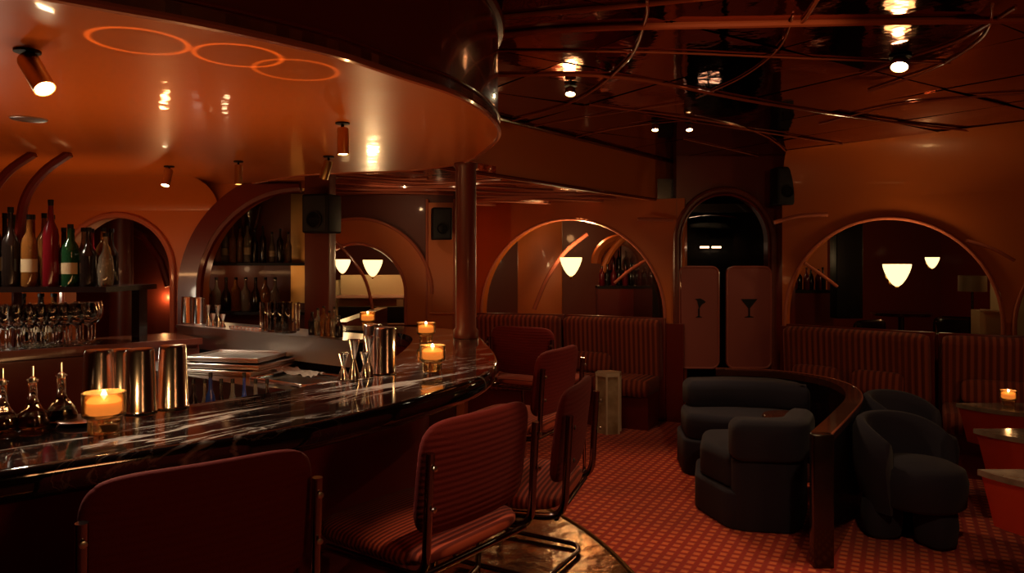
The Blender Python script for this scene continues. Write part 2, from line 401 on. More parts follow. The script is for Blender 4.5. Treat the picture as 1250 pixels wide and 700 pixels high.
# mirrored ceiling of separate panels
ceil_ = thing('ceiling', 'tinted mirror ceiling of square panels with lacquered joint strips', 'ceiling', kind='structure')
b = NB(); box(b, -1.9, 6.5, -3, 9.0, 2.52, 2.58); obj('ceiling_board', b, 'darkred', ceil_)
def clip(poly, a, n):
    out = []
    for i in range(len(poly)):
        p, q = poly[i], poly[(i+1) % len(poly)]
        dp = (p[0]-a[0])*n[0]+(p[1]-a[1])*n[1]; dq = (q[0]-a[0])*n[0]+(q[1]-a[1])*n[1]
        if dp >= 0: out.append(p)
        if dp*dq < 0:
            t = dp/(dp-dq); out.append((p[0]+(q[0]-p[0])*t, p[1]+(q[1]-p[1])*t))
    return out
th = R(33); cu, cv = (math.cos(th), math.sin(th)), (-math.sin(th), math.cos(th)); TS = .74
for i in range(-9, 12):
    for j in range(-6, 13):
        c0 = [(i, j), (i+1, j), (i+1, j+1), (i, j+1)]; g = .006
        q = []
        for (a, c), (ga, gc) in zip(c0, ((g, g), (-g, g), (-g, -g), (g, -g))):
            x, y = a*TS+ga, c*TS+gc; q.append((x*cu[0]+y*cv[0], x*cu[1]+y*cv[1]))
        for a, n in (((-1.6, 0), (1, 0)), ((5.6, 0), (-1, 0)), ((0, -2.6), (0, 1)), ((0, 7.6), (0, -1)), ((-.11, 5.08), (.80, -.6)), ((2.9, 7.5), (-.84, -.54))):
            q = clip(q, a, n)
            if len(q) < 3: break
        if len(q) < 3: continue
        cx, cyy = sum(p[0] for p in q)/len(q), sum(p[1] for p in q)/len(q)
        if cx < -1.2 and cyy < 4: continue
        tx, ty = random.uniform(-.013, .013), random.uniform(-.013, .013)
        b = NB(); prism(b, [(p[0]-cx, p[1]-cyy) for p in q], 0, .008)
        o = obj('mirror_panel', b, 'mirror', ceil_, smooth=False, loc=(cx, cyy, 2.503)); o.rotation_euler = (tx, ty, 0)
def cstrip(pix, r, m='strip', z=2.495):
    pts = [PZ(x, y, z) for x, y in pix]
    b = NB(); tube(b, catmull(pts, 6) if len(pts) > 2 else pts, r, 8, sx=1); return obj('strip', b, m, ceil_)
cstrip([(560, 48), (700, 35), (900, 30), (1100, 26), (1300, 24)], .016)
cstrip([(600, 62), (800, 64), (1000, 72), (1160, 77)], .005)
cstrip([(600, 92), (760, 95), (930, 126), (1090, 149), (1260, 168)], .009)
cstrip([(720, 128), (920, 160), (975, 203)], .007)
cstrip([(790, 0), (788, 25), (765, 75), (705, 122), (625, 148)], .007)
cstrip([(1010, -20), (985, 20), (975, 30)], .008)
cstrip([(1240, 10), (1170, 50), (1095, 75), (1050, 92)], .006)
cstrip([(1065, 201), (1160, 190), (1260, 180)], .010)
cstrip([(790, 140), (920, 160), (1050, 180), (1150, 196)], .006, 'mould')
cstrip([(835, 170), (905, 186), (975, 204)], .005, 'mould')
cstrip([(1000, 152), (1110, 126), (1260, 114)], .006, 'mould')
cstrip([(1060, 112), (1140, 84), (1200, 45), (1212, 5)], .006, 'mould')
cstrip([(620, 160), (720, 143), (835, 126)], .004)
cstrip([(665, 176), (760, 156), (850, 146)], .004)
cstrip([(600, 22), (760, 8), (900, -6)], .010)
cstrip([(850, 120), (905, 95), (950, 60), (968, 20)], .004, 'mould')

# lowered rippled mirror ceiling at the back left
b = NB(); prism(b, [(-3.4, 4.25), (-.6, 4.3), (-.11, 5.08), (1.7, 7.5), (1.4, 8.2), (-3.4, 8.2)], 2.10, 2.16)
low = struct('ceiling_lowered', b, 'ripple', 'low rippled mirror ceiling behind the bar canopy', 'ceiling')
for k in range(11):  # wavy tubes added for the bright reflections in the rippled mirror
    b = NB(); y = 4.6+k*.29; x1 = min(1.3, -.15+(y-5.08)*.72) if y > 5 else -.6
    tube(b, [(-3.0+(x1+3.0)*i/40, y+.16*math.sin(i*.33+k*1.7)+.006*i, 2.096) for i in range(41)], .013, 6); obj('strip', b, 'mould', low)
# bulkhead between the two ceiling levels
WB = Wall((-.11, 5.08), (1.72, 7.52))
b = NB(); WB.panel(b, rect(-1.4, WB.L, 2.09, 2.52), (), .06)
bh = struct('ceiling_bulkhead', b, 'orange', 'straight orange lacquered bulkhead stepping down from the mirror ceiling', 'bulkhead')
for z in (2.095, 2.49):
    b = NB(); tube(b, [WB.pt(-1.2, z, -.01), WB.pt(WB.L, z, -.01)], .014, 8); obj('moulding', b, 'fascia', bh)

# canopy over the bar
can = thing('ceiling_canopy', 'curved lacquered canopy hung over the bar with orange underside', 'canopy', kind='structure')
ZC = 2.02
cpts = catmull([(-2.3, .45, 0), (-1.75, .86, 0), (-1.30, 1.14, 0), (-.91, 1.46, 0), (-.717, 1.60, 0), (-.58, 1.72, 0), (-.44, 1.87, 0), (-.312, 2.08, 0),
                (-.18, 2.30, 0), (-.09, 2.60, 0), (-.055, 2.93, 0), (-.10, 3.30, 0), (-.26, 3.85, 0), (-.60, 4.18, 0), (-1.20, 4.38, 0), (-1.75, 4.9, 0)], 6)
b = NB(); prism(b, [(p.x, p.y) for p in cpts]+[(-6.4, 4.9), (-6.4, .45)], ZC, ZC+.04); obj('soffit', b, 'soffit', can)
b = NB()
r0 = [b.verts.new((p.x, p.y, ZC)) for p in cpts]; r1 = [b.verts.new((p.x, p.y, 2.52)) for p in cpts]
for i in range(len(r0)-1): b.faces.new((r0[i], r0[i+1], r1[i+1], r1[i]))
obj('fascia', b, 'fascia', can, ang=60)
for z, r_, m_ in ((ZC+.004, .011, 'mould'), (ZC+.05, .006, 'fascia'), (2.44, .022, 'fascia')):
    b = NB(); tube(b, [Vector((p.x, p.y, z)) for p in offset(cpts, -.004)], r_, 8); obj('edge_moulding', b, m_, can)

# --- walls behind the bar
WA = Wall((-6.4, 4.9), (-1.225, 4.9))
h1 = arch_outline(WA.L-(-1.19+2.61), .37, 1.45, .9)      # small arch
h2 = arch_outline(WA.L-(-1.19+1.62), .40, 1.50, .9, ry=.46)
sA = lambda X: X+6.4
h1 = arch_outline(sA(-2.62), .37, 1.44, .85)
h2 = [(sA(-2.08), .85)]+[(sA(-1.40)-.68*math.cos(t*PI/2/20), 1.30+.69*math.sin(t*PI/2/20)) for t in range(21)]+[(sA(-1.27), 1.99), (sA(-1.27), .85)]
b = NB(); WA.panel(b, rect(0, WA.L, 0, 2.1), (h1, h2), .16)
wl = struct('wall_back_bar', b, 'orange', 'orange lacquered wall behind the bar pierced by two arches', 'wall')
for hh, r_ in ((h1, .020), (h2[:-2], .032)):
    b = NB(); tube(b, [WA.pt(a, z, -.012) for a, z in hh], r_, 8, sx=1); obj('arch_moulding', b, 'mould' if r_ < .03 else 'darkred', wl)
b = NB()    # broad dark red band round the wide arch
band = [(sA(-1.40)-rr*math.cos(t*PI/2/20), 1.30+rr*1.015*math.sin(t*PI/2/20)) for rr, rng in ((.68, range(21)), (.80, range(20, -1, -1))) for t in rng]
band = [(sA(-2.08), .85)]+band[:21]+band[21:]+[(sA(-2.20), .85)]
band = [(a, min(z, 2.015)) for a, z in band]
WA.panel(b, band, (), .05, -.05); obj('arch_band', b, 'darkred', wl)
b = NB(); nC = 10   # cove easing wall into soffit
rows = [[b.verts.new((X, 4.9-.42*(1-math.cos(t*PI/2/nC)), 1.84+.18*math.sin(t*PI/2/nC))) for t in range(nC+1)] for X in (-6.4, -4, -2.9, -1.95)]
for A_, B_ in zip(rows, rows[1:]):
    for i in range(nC): b.faces.new((A_[i], B_[i], B_[i+1], A_[i+1]))
obj('cove', b, 'orange', wl, ang=80)
# two dark ribs on the vault at the upper left
for dx in (0, -.17):
    b = NB(); tube(b, catmull([(-2.10+dx, 3.5, 2.015), (-2.22+dx, 3.5, 1.93), (-2.31+dx, 3.5, 1.80), (-2.34+dx, 3.5, 1.60), (-2.35+dx, 3.5, 1.30), (-2.35+dx, 3.5, .1)], 5), .022, 8)
    tag(obj('trim_rib', b, 'darkred'), 'dark red curved rib rising to the canopy above the left bottle shelf, '+('right one' if dx == 0 else 'left one'), 'rib', None, 'structure')

# pilaster that closes the wide arch, deep wall beyond
b = NB(); box(b, -1.33, -1.17, 4.72, 4.9, .1, 2.10, bev=.008); struct('pillar', b, 'pin', 'dark red pillar carrying the black speaker beside the wide arch', 'pillar')
b = NB(); box(b, -1.19, -1.10, 4.9, 6.5, 0, 1.10); struct('wall_partition', b, 'darkred', 'low dark red partition running back from the pillar', 'wall')

W3 = Wall((-3.4, 6.5), (-.49, 6.5))
s3 = lambda X: X+3.4
h3 = arch_outline(s3(-1.35), .43, 1.26, .95, ry=.40)
h3 = arch_outline(s3(-1.36), .43, 1.22, .95, ry=.44)
b = NB(); W3.panel(b, rect(0, W3.L, 0, 2.1), (h3,), .12)
w3 = struct('wall_back', b, 'pin', 'dark lacquered wall with a wide orange arch band and sconces beyond', 'wall')
b = NB(); ring = [(s3(-1.36)-.66*math.cos(PI*i/36), 1.22+.66*math.sin(PI*i/36)) for i in range(37)]
W3.panel(b, [(s3(-1.36)-.66, .95)]+ring+[(s3(-1.36)+.66, .95)]+list(reversed(h3)), (), .05, -.05); obj('arch_band', b, 'orange', w3)
b = NB(); tube(b, [W3.pt(a, z, -.055) for a, z in h3], .014, 8); obj('arch_moulding', b, 'mould', w3)
b = NB(); tube(b, [W3.pt(a, z, -.055) for a, z in ring], .014, 8); obj('arch_moulding', b, 'mould', w3)
b = NB(); tube(b, catmull([P(404, 290, 6.3), P(428, 315, 6.3), P(447, 345, 6.3), P(457, 390, 6.3)], 6), .014, 8); obj('arch_moulding', b, 'mould', w3)
b = NB(); W3.panel(b, rect(s3(-.75), s3(-.50), .9, 2.02), (), .04, -.04); obj('wall_panel', b, 'orange', w3)
b = NB(); tube(b, [W3.pt(s3(-.72), 1.05, -.05), W3.pt(s3(-.5), 1.05, -.05)], .012, 8); obj('dado_moulding', b, 'orange', w3)
for X in (-.745, -.505):
    b = NB(); tube(b, [W3.pt(s3(X), .9, -.045), W3.pt(s3(X), 2.05, -.045)], .012, 8); obj('panel_moulding', b, 'mould', w3)
b = NB(); box(b, -.50, -.42, 6.5, 7.9, 0, 2.1); struct('wall_return', b, 'orange', 'short orange return wall beside the bar column', 'wall')

W4 = Wall((-.5, 7.88), (1.62, 6.92))
def sW(W, px):            # distance along wall W seen at picture column px
    k = (px-625)/F; return (k*W.A.y-W.A.x)/(W.u.x-k*W.u.y)
h4 = arch_outline((sW(W4, 588)+sW(W4, 812))/2, (sW(W4, 812)-sW(W4, 588))/2, .98, .90, n=36, ry=.95)
b = NB(); W4.panel(b, rect(0, W4.L, 0, 2.1), (h4,), .12)
w4 = struct('wall_lounge', b, 'orange', 'orange wall with a wide arch above the left-hand banquettes', 'wall')
b = NB(); tube(b, [W4.pt(a, z, -.012) for a, z in h4], .016, 8); obj('arch_moulding', b, 'mould', w4)
def arcpix(par, pix, d, r_=.016):
    b = NB(); tube(b, catmull([P(x, y, d) for x, y in pix], 6), r_, 8); return obj('arch_moulding', b, 'mould', par)
arcpix(w4, [(652, 378), (668, 340), (690, 308), (717, 286)], 7.65, .022)
arcpix(w4, [(750, 346), (775, 326), (815, 304)], 7.3, .016)
arcpix(w4, [(778, 268), (800, 268), (822, 269)], 6.9, .018)
b = NB(); W4.panel(b, rect(0, W4.L, 0, .92), (), .06, -.06); obj('dado', b, 'darkred', w4)

# portal wall with rounded doorway
W5 = Wall((1.60, 6.95), (2.62, 6.95))
s5 = lambda X: X-1.60
b = NB(); W5.panel(b, [(0, 0), (s5(1.60), 0)]+[] if False else rect(-.05, W5.L+.05, 0, 2.52), (arch_outline(s5(2.0), .42, 1.70, .02, ry=.44),), .14)
w5 = struct('wall_portal', b, 'darkred', 'dark red wall around the rounded saloon doorway', 'wall')
b = NB(); po = arch_outline(s5(2.0), .455, 1.70, .02, ry=.48); tube(b, [W5.pt(a, z, -.02) for a, z in po], .030, 8); obj('arch_moulding', b, 'pin', w5)
b = NB(); po = arch_outline(s5(2.0), .415, 1.70, .02, ry=.435); tube(b, [W5.pt(a, z, -.02) for a, z in po], .012, 8); obj('arch_moulding', b, 'darkred', w5)
b = NB(); tube(b, catmull([P(835, 266, 7.2), P(865, 262, 7.25), P(900, 266, 7.3)], 6), .010, 8); obj('lintel_moulding', b, 'chrome', w5)
b = NB(); box(b, 1.54, 2.46, 7.1, 7.2, 1.98, 2.06); box(b, 1.35, 1.55, 7.09, 9.2, 0, 2.3); box(b, 2.45, 2.6, 7.09, 9.2, 0, 2.3); box(b, 1.35, 2.6, 9.1, 9.2, 0, 2.3); obj('corridor_shell', b, 'blackwood', w5)

# right-hand wall with arches
W6 = Wall((2.47, 6.74), (5.3, 4.50))
c6 = .86
h6 = arch_outline(c6, .83, 1.0, .90, n=36, ry=.87)
h7 = arch_outline(2.56, .80, 1.0, .90, n=36, ry=.80)
b = NB(); W6.panel(b, rect(.0, W6.L, 0, 2.06), (h6, h7), .12)
w6 = struct('wall_right', b, 'orange', 'burnt orange wall with arched openings above the right-hand banquettes', 'wall')
for h in (h6, h7):
    b = NB(); tube(b, [W6.pt(a, z, -.012) for a, z in h], .017, 8); obj('arch_moulding', b, 'mould', w6)
b = NB(); W6.panel(b, rect(.0, W6.L, 0, .92), (), .06, -.06); obj('dado', b, 'darkred', w6)
b = NB()   # vault leaning in from the wall head up to the mirror ceiling
K = 12; E0, E1 = Vector((2.62, 6.80, 2.5)), Vector((4.8, 4.25, 2.5))
rows = []
for i in range(13):
    f = i/12; lo_, hi_ = W6.pt(W6.L*f, 2.05), E0.lerp(E1, f)+Vector((-.0, -.35, 0))*0
    hi_ = hi_+(-W6.n)*.25
    rows.append([b.verts.new((lo_.x+(hi_.x-lo_.x)*(1-math.cos(t*PI/2/K)), lo_.y+(hi_.y-lo_.y)*(1-math.cos(t*PI/2/K)), lo_.z+(hi_.z-lo_.z)*math.sin(t*PI/2/K))) for t in range(K+1)])
for A_, B_ in zip(rows, rows[1:]):
    for i in range(K): b.faces.new((A_[i], B_[i], B_[i+1], A_[i+1]))
obj('vault', b, 'orange', w6, ang=80)
arcpix(w6, [(945, 272), (975, 264), (1010, 262)], 6.35, .018)
arcpix(w6, [(982, 321), (1002, 335), (1022, 350)], 6.5, .016)
arcpix(w6, [(1180, 294), (1210, 303), (1238, 318)], 5.2, .013)

# outer shell that closes the place behind the camera and beyond the arches
def shell(name, x0, x1, y0, y1, z0, z1, m, label):
    b = NB(); box(b, x0, x1, y0, y1, z0, z1); struct(name, b, m, label, 'wall')
shell('wall_front', -6.5, 6.5, -3.1, -3, 0, 2.6, 'darkred', 'plain dark red wall opposite the banquettes')
shell('wall_left', -6.5, -6.4, -3, 11, 0, 2.6, 'orange', 'plain orange side wall beyond the left end of the bar')
shell('wall_side', 6.4, 6.5, -3, 11, 0, 2.6, 'darkred', 'plain dark red side wall beyond the round tables')
shell('wall_far', -6.5, 6.5, 11, 11.1, 0, 2.6, 'pin', 'dark brown far wall seen deep through the arches')
b = NB(); box(b, -6.5, 6.5, 8.2, 11, 2.3, 2.36); box(b, -6.4, -3.4, 4.9, 8.2, 2.2, 2.26); box(b, 2.9, 6.5, 4.2, 8.2, 2.53, 2.56); box(b, -6.4, -1.9, -3, 1, 2.5, 2.56)
struct('ceiling_beyond', b, 'pin', 'dark brown ceiling of the spaces beyond the arches', 'ceiling')

# ================================================================== BAR COUNTER
bar = thing('bar_counter', 'curved bar with thick black white-veined marble top and dark red front', 'bar counter', (0, 0, 0))
def slab(bm, o_, i_, z0, z1, rd):
    """top slab with an eased edge from outer and inner curves"""
    n = len(o_); m_ = len(i_)
    loop = [(p.x, p.y) for p in o_]+[(p.x, p.y) for p in reversed(i_)]
    return prism(bm, loop, z0, z1)
b = NB(); slab(b, offset(bo, .012), bi, 1.032, 1.10, .01)
top_ = obj('countertop', b, 'marble', bar, ang=30)
b = NB(); pts = [Vector((p.x, p.y, 1.066)) for p in offset(bo, .010)]
# bullnose: rounded profile swept along the outer edge
tube(b, pts, .0342, 14, sx=.42); obj('bullnose', b, 'marble_edge', bar, ang=60)
pin = offset(bo, .29); pin2 = offset(bo, .35)
b = NB(); prism(b, [(p.x, p.y) for p in pin]+[(p.x, p.y) for p in reversed(pin2)], .10, 1.032); obj('front_panel', b, 'velvet', bar, ang=60)
b = NB(); tube(b, [Vector((p.x, p.y, 1.0)) for p in offset(bo, .275)], .014, 8); obj('apron_moulding', b, 'blackwood', bar)
b = NB(); tube(b, [Vector((p.x, p.y, .30)) for p in offset(bo, .255)], .016, 10); obj('foot_rail', b, 'brass', bar)
# column standing on the counter
b = NB(); lathe(b, [(0, 1.101), (.066, 1.101), (.066, 1.14), (.054, 1.155), (.054, 1.99), (.062, 2.0), (.062, 2.019), (0, 2.019)], 28, (-.243, 3.88, 0))
struct('column', b, 'pin', 'slim dark red round column rising from the bar top to the canopy', 'column')

# ================================================================== BAR STOOLS
def make_stool(label):
    t = thing('bar_stool', label, 'bar stool', group='bar stools around the counter')
    b = NB(); pillow(b, .47, .44, .062, n=5, k=3.2, nx=24, ny=220, rib=('y', 28, .0034), T=TR(0, .02, .655)); obj('seat', b, 'cord', t, ang=80)
    b = NB(); pillow(b, .45, .30, .040, n=5.5, k=3.2, nx=30, ny=90, rib=('y', 18, .0016), T=TR(0, -.205, .855, rx=R(97)), bend=-.018); obj('backrest', b, 'cordback', t, ang=80)
    b = NB()
    for s in (-1, 1):
        pth = fillet([(s*.222, -.232, .935), (s*.222, -.222, .76), (s*.222, -.215, .622), (s*.222, .20, .618), (s*.222, .235, .022), (s*.222, -.20, .018), (s*.16, -.24, .018), (0, -.24, .018)], .065, 6)
        tube(b, pth, .0115, 12)
    obj('frame', b, 'chrome', t, ang=60)
    b = NB(); tube(b, [(-.222, .222, .25), (.222, .222, .25)], .0105, 10); obj('footrest', b, 'chrome', t)
    b = NB(); tube(b, [(-.222, -.19, .620), (.222, -.19, .620)], .0095, 10); obj('seat_crossbar', b, 'chrome', t)
    for s in (-1, 1):
        for z in (.80, .90):
            b = NB(); lathe(b, [(0, 0), (.007, 0), (.007, .004), (0, .006)], 10, T=TR(s*.222, -.243+(z-.8)*-.03, z, rx=R(90))); obj('bolt', b, 'steel', t)
    return t
def stool_at(root, A, B, label, first=False):
    """A,B = plan points of the back's left and right top corners as seen by a sitter's rear; faces the bar."""
    A, B = Vector((*A, 0)), Vector((*B, 0)); u = (B-A).normalized(); nrm = Vector((-u.y, u.x, 0))
    c = (A+B)/2+nrm*.225; rz = math.atan2(u.y, u.x)
    if first: root.location = (c.x, c.y, .1); root.rotation_euler = (0, 0, rz); return root
    return dup(root, (c.x, c.y, .1), rz, label)
st = make_stool('dark red upholstered bar stool nearest the camera, seen squarely from behind')
stool_at(st, (-.775, 1.315), (-.42, 1.60), '', True)
stool_at(st, (-.205, 1.79), (.065, 2.15), 'dark red bar stool with a lit ribbed rust seat, second along the bar')
stool_at(st, (.170, 2.24), (.295, 2.65), 'third dark red bar stool along the counter, standing almost edge-on')
stool_at(st, (.125, 3.20), (.34, 3.60), 'fourth dark red bar stool, behind the edge-on one at the bar tip')
stool_at(st, (-.14, 4.62), (.24, 4.40), 'farthest dark red bar stool beyond the rounded bar tip')

# ================================================================== DOORS (saloon) and icons
def door(name, px0, px1, label, rz):
    x0, x1 = (px0-625)/F*6.93, (px1-625)/F*6.93; wd = x1-x0; zt, zb = 1.46, .50
    t = thing(name, label, 'door', ((x0+x1)/2, 6.93, zb), rz, kind='structure')
    def rr(w_, h_, r_, z0):
        o_ = []
        for cx_, cz_, a0 in ((w_/2-r_, z0+h_-r_, 0), (-w_/2+r_, z0+h_-r_, 90), (-w_/2+r_, z0+r_, 180), (w_/2-r_, z0+r_, 270)):
            for k in range(7): a = R(a0+15*k); o_.append((cx_+r_*math.cos(a), cz_+r_*math.sin(a)))
        return o_
    def vert(bm):
        for v in bm.verts: v.co = Vector((v.co.x, v.co.z, v.co.y))
        return bm
    b = NB(); prism(b, rr(wd, zt-zb, .07, 0), -.02, .02); dp = obj('door_panel', vert(b), 'door', t, smooth=False)
    b = NB(); tube(b, [(x, -.02, z) for x, z in rr(wd-.012, zt-zb-.012, .065, .006)], .010, 8, closed=True); obj('door_rim', b, 'doorrim', t)
    if rz < 0: poly = [(-.012, .135), (.0, .075), (-.006, .07), (-.006, .012), (-.028, 0), (.028, 0), (.006, .012), (.006, .075), (.022, .105), (.052, .125), (.035, .142), (.01, .155), (-.03, .150)]
    else: poly = [(-.062, .15), (-.006, .075), (-.006, .012), (-.034, .004), (-.034, 0), (.034, 0), (.034, .004), (.006, .012), (.006, .075), (.062, .15)]
    b = NB(); prism(b, [(x*1.25, z*1.15+.48) for x, z in poly], -.027, -.021); obj('glass_icon', vert(b), 'black', dp, smooth=False)
door('door_1', 828, 877, 'left mauve saloon door with a black cocktail glass icon', -.06)
door('door_2', 886, 941, 'right mauve saloon door with a black martini glass icon', .0)
b = NB(); box(b, -.045, .045, -.01, .01, -.008, .008)
led = obj('wall_light', b, 'led', loc=P(860, 302, 7.6)); tag(led, 'left small glowing bar light inside the dark doorway', 'light')
o = led.copy(); COL.objects.link(o); o.location = P(874.5, 302, 7.6); o['label'] = 'right small glowing bar light inside the dark doorway'
spot(P(880, 270, 8.2), P(880, 400, 7.6), 1.5, 90)
b = NB(); tube(b, [(1.55, 6.5, .34), (2.0, 7.0, .34)], .012, 8); tube(b, [(1.55, 6.5, .34), (1.55, 6.5, 0)], .012, 8); tube(b, [(2.0, 6.85, .34), (2.0, 6.85, 0)], .012, 8)
tag(obj('low_rail', b, 'trimwhite'), 'low thin rail at the foot of the saloon doorway', 'rail')

# ================================================================== SPEAKERS
def speaker(px0, px1, py0, py1, d, label, rz, first=[None]):
    c = P((px0+px1)/2, (py0+py1)/2, d); w_, h_ = (px1-px0)/F*d, (py1-py0)/F*d
    t = thing('speaker', label, 'speaker', c, rz, 'black wall speakers')
    b = NB(); box(b, -w_/2, w_/2, -w_*.45, w_*.45, -h_/2, h_/2, bev=.012); obj('cabinet', b, 'black', t)
    b = NB(); box(b, -w_*.42, w_*.42, -w_*.47, -w_*.44, -h_*.45, h_*.45, bev=.004); obj('speaker_grille', b, 'grille', t)
    b = NB(); lathe(b, [(0, .0), (w_*.22, 0), (w_*.26, .012), (w_*.30, .012), (w_*.30, 0)], 20, T=TR(0, -w_*.47, -h_*.16, rx=R(90))); obj('driver', b, 'black', t)
    b = NB(); box(b, -.02, .02, w_*.44, w_*.44+.12, -.02, .02); obj('bracket', b, 'black', t)
speaker(375, 411, 238, 285, 4.65, 'black speaker mounted on the pillar behind the bar', -.3)
speaker(527, 551, 254, 293, 6.25, 'black speaker high on the wall left of the bar column', .2)
speaker(944, 968, 205, 251, 6.75, 'black speaker above the right side of the saloon doorway', .1)

# ================================================================== SCONCES
def sconce(px, py, d, wpx, label, pw, ay=1):
    c = P(px, py, d); r_ = wpx/2/F*d
    t = thing('wall_sconce', label, 'sconce', c, 0, 'opal bowl sconces')
    b = NB(); lathe(b, [(r_*.93, r_*.62), (r_, r_*.70), (r_*.97, r_*.45), (r_*.84, r_*.05), (r_*.62, -r_*.42), (r_*.36, -r_*.80), (r_*.14, -r_*.98), (0, -r_)], 28); obj('shade', b, 'shade', t, ang=70)
    b = NB(); lathe(b, [(0, -r_*1.25), (r_*.10, -r_*1.18), (r_*.16, -r_*1.05), (r_*.10, -r_*.97), (0, -r_*.97)], 12); obj('finial', b, 'brass', t)
    b = NB(); tube(b, fillet([(0, r_*.2, -r_*.9), (0, r_*1.1, -r_*.9), (0, r_*1.25, -r_*.2)], .03), r_*.07, 8); lathe(b, [(0, 0), (r_*.3, 0), (r_*.3, .012), (0, .014)], 16, T=TR(0, r_*1.27, -r_*.2, rx=R(90))); obj('bracket', b, 'brass', t)
    point(c+Vector((0, -.0, r_*1.15)), pw, (1, .62, .28), .05)
sconce(697, 324, 7.36, 27, 'glowing opal sconce in the arch above the left banquettes', 10)
sconce(1095, 334, 6.02, 32, 'glowing opal sconce in the large arch above the right banquettes', 2.5)
sconce(455, 326, 6.7, 24, 'glowing opal sconce in the arch left of the column, right of a pair', 11)
sconce(418, 324, 7.4, 20, 'glowing opal sconce in the arch left of the column, added as reflection of its twin', 7)  # added where the mirror arch reflects the sconce beside it
sconce(1138, 320, 7.6, 16, 'small distant glowing sconce right of the large arch lamp', 1.5)
sconce(952, 322, 7.9, 12, 'tiny distant glowing sconce beside the saloon doorway', 1.2)
sconce(601, 325, 8.9, 16, 'small glowing sconce just right of the bar column', 3)

# ================================================================== SPOTLIGHTS
def canlight(base, aim, label, ln=.10, r_=.024, pw=10, ang=75, pos='canopy'):
    t = thing('ceiling_spotlight', label, 'spotlight', base, 0, 'brass ceiling spotlights')
    dr = (Vector(aim)-Vector(base)).normalized(); q = dr.to_track_quat('-Z', 'Y').to_matrix().to_4x4()
    b = NB(); lathe(b, [(0, 0), (r_*1.2, 0), (r_*1.2, -.006), (0, -.008)], 20); obj('mount', b, 'black', t)
    b = NB(); tube(b, [(0, 0, 0), (0, 0, -.022)], .006, 8); obj('stem', b, 'black', t)
    O = Vector((0, 0, -.020))
    b = NB(); lathe(b, [(0, 0), (r_*.9, 0), (r_, -.006), (r_, -ln), (r_*.9, -ln), (r_*.86, -ln+.008), (0, -ln+.010)], 24, T=Matrix.Translation(O) @ q); lb = obj('lamp_body', b, 'brass', t)
    b = NB(); lathe(b, [(0, -ln+.004), (r_*.84, -ln+.004), (r_*.84, -ln+.007), (0, -ln+.007)], 20, T=Matrix.Translation(O) @ q); obj('lamp_lens', b, 'lens', lb)
    p = Vector(base)+O+dr*(ln+.004)
    spot(p, p+dr, pw, ang, NEUT if base[2] < 2.3 else WARM, .02)
canlight((-1.19, 1.81, ZC), (-.99, 1.72, 1.75), 'large tilted brass spotlight at the left of the canopy underside', .105, .025, 16)
canlight((-.632, 2.75, ZC), (-.60, 2.72, 1.0), 'brass cylinder spotlight over the middle of the bar counter', .10, .022, 18)
canlight((-1.86, 4.0, ZC), (-1.93, 3.60, 1.0), 'lit brass spotlight over the back counter, left of the pair near the arch', .095, .022, 22)
canlight((-1.41, 3.8, ZC), (-1.41, 3.79, 1.0), 'slim unlit-looking brass spotlight, right of the pair near the arch', .10, .020, 8)
canlight((-.90, 3.62, ZC), (-1.25, 3.85, 1.0), 'brass spotlight at the far edge of the canopy above the bottles', .095, .022, 16)
canlight((1.88, 3.57, 2.495), (1.45, 3.05, 1.2), 'ceiling spotlight in the mirror ceiling, largest bright one on the right', .04, .042, 24, 75)
canlight((.33, 4.15, 2.495), (.20, 3.55, .6), 'ceiling spotlight in the mirror ceiling close to the canopy tip', .035, .030, 20, 75)
canlight((1.02, 5.25, 2.495), (.85, 4.6, .2), 'ceiling spotlight in the mirror ceiling above the hexagonal table, left of two', .04, .024, 20, 80)
canlight((1.26, 5.25, 2.495), (1.3, 4.4, 0), 'ceiling spotlight in the mirror ceiling above the hexagonal table, right of two', .04, .024, 20, 80)
b = NB(); lathe(b, [(0, -.002), (.045, -.002), (.055, -.006), (.060, -.004), (.060, 0), (0, 0)], 24)
tag(obj('ceiling_disc', b, 'steel', loc=(-1.75, 2.67, ZC)), 'flat grey round fitting on the canopy underside at far left', 'fitting')

# ================================================================== BANQUETTES
def bench(A, B, label, ztop=.95, zs=.45, cushions=(), dp=.56):
    W = Wall(A, B); L = W.L
    t = thing('banquette', label, 'banquette', W.A, math.atan2(W.u.y, W.u.x), 'rust channelled banquettes')
    nr = int(L/.05)
    b = NB(); pillow(b, L, ztop-zs+.08, .13, n=16, k=8, nx=nr*6, ny=12, rib=('x', nr, .012), T=TR(L/2, .06, (ztop+zs-.08)/2, rx=R(95))); obj('backrest', b, 'bench', t, ang=80)
    b = NB(); pillow(b, L, dp, .15, n=16, k=8, nx=nr*6, ny=12, rib=('x', nr, .012), T=TR(L/2, .04-dp/2, zs-.075)); obj('seat', b, 'bench', t, ang=80)
    b = NB(); box(b, .02, L-.02, .12-dp, .04, 0, zs-.13); obj('base', b, 'darkred', t)
    b = NB(); box(b, -.02, L+.02, .12, .17, 0, ztop+.005, bev=.008); obj('rear_board', b, 'darkred', t)
    for s0, s1, lab in cushions:
        c = W.pt((s0+s1)/2, zs+.10, -.09)
        b = NB(); w_ = s1-s0; pillow(b, w_, .19, .09, n=5, k=2.6, nx=int(w_/.04)*4, ny=12, rib=('x', int(w_/.04), .004), T=TR(rx=R(80)))
        o = obj('lumbar_cushion', b, 'bench', loc=c, ang=80); o.rotation_euler = (0, 0, math.atan2(W.u.y, W.u.x)); tag(o, lab, 'cushion', 'lumbar cushions on the banquettes')
    return t
bench((-.38, 7.50), (.47, 7.26), 'rust channelled banquette under the arch, the one nearer the bar column', .97)
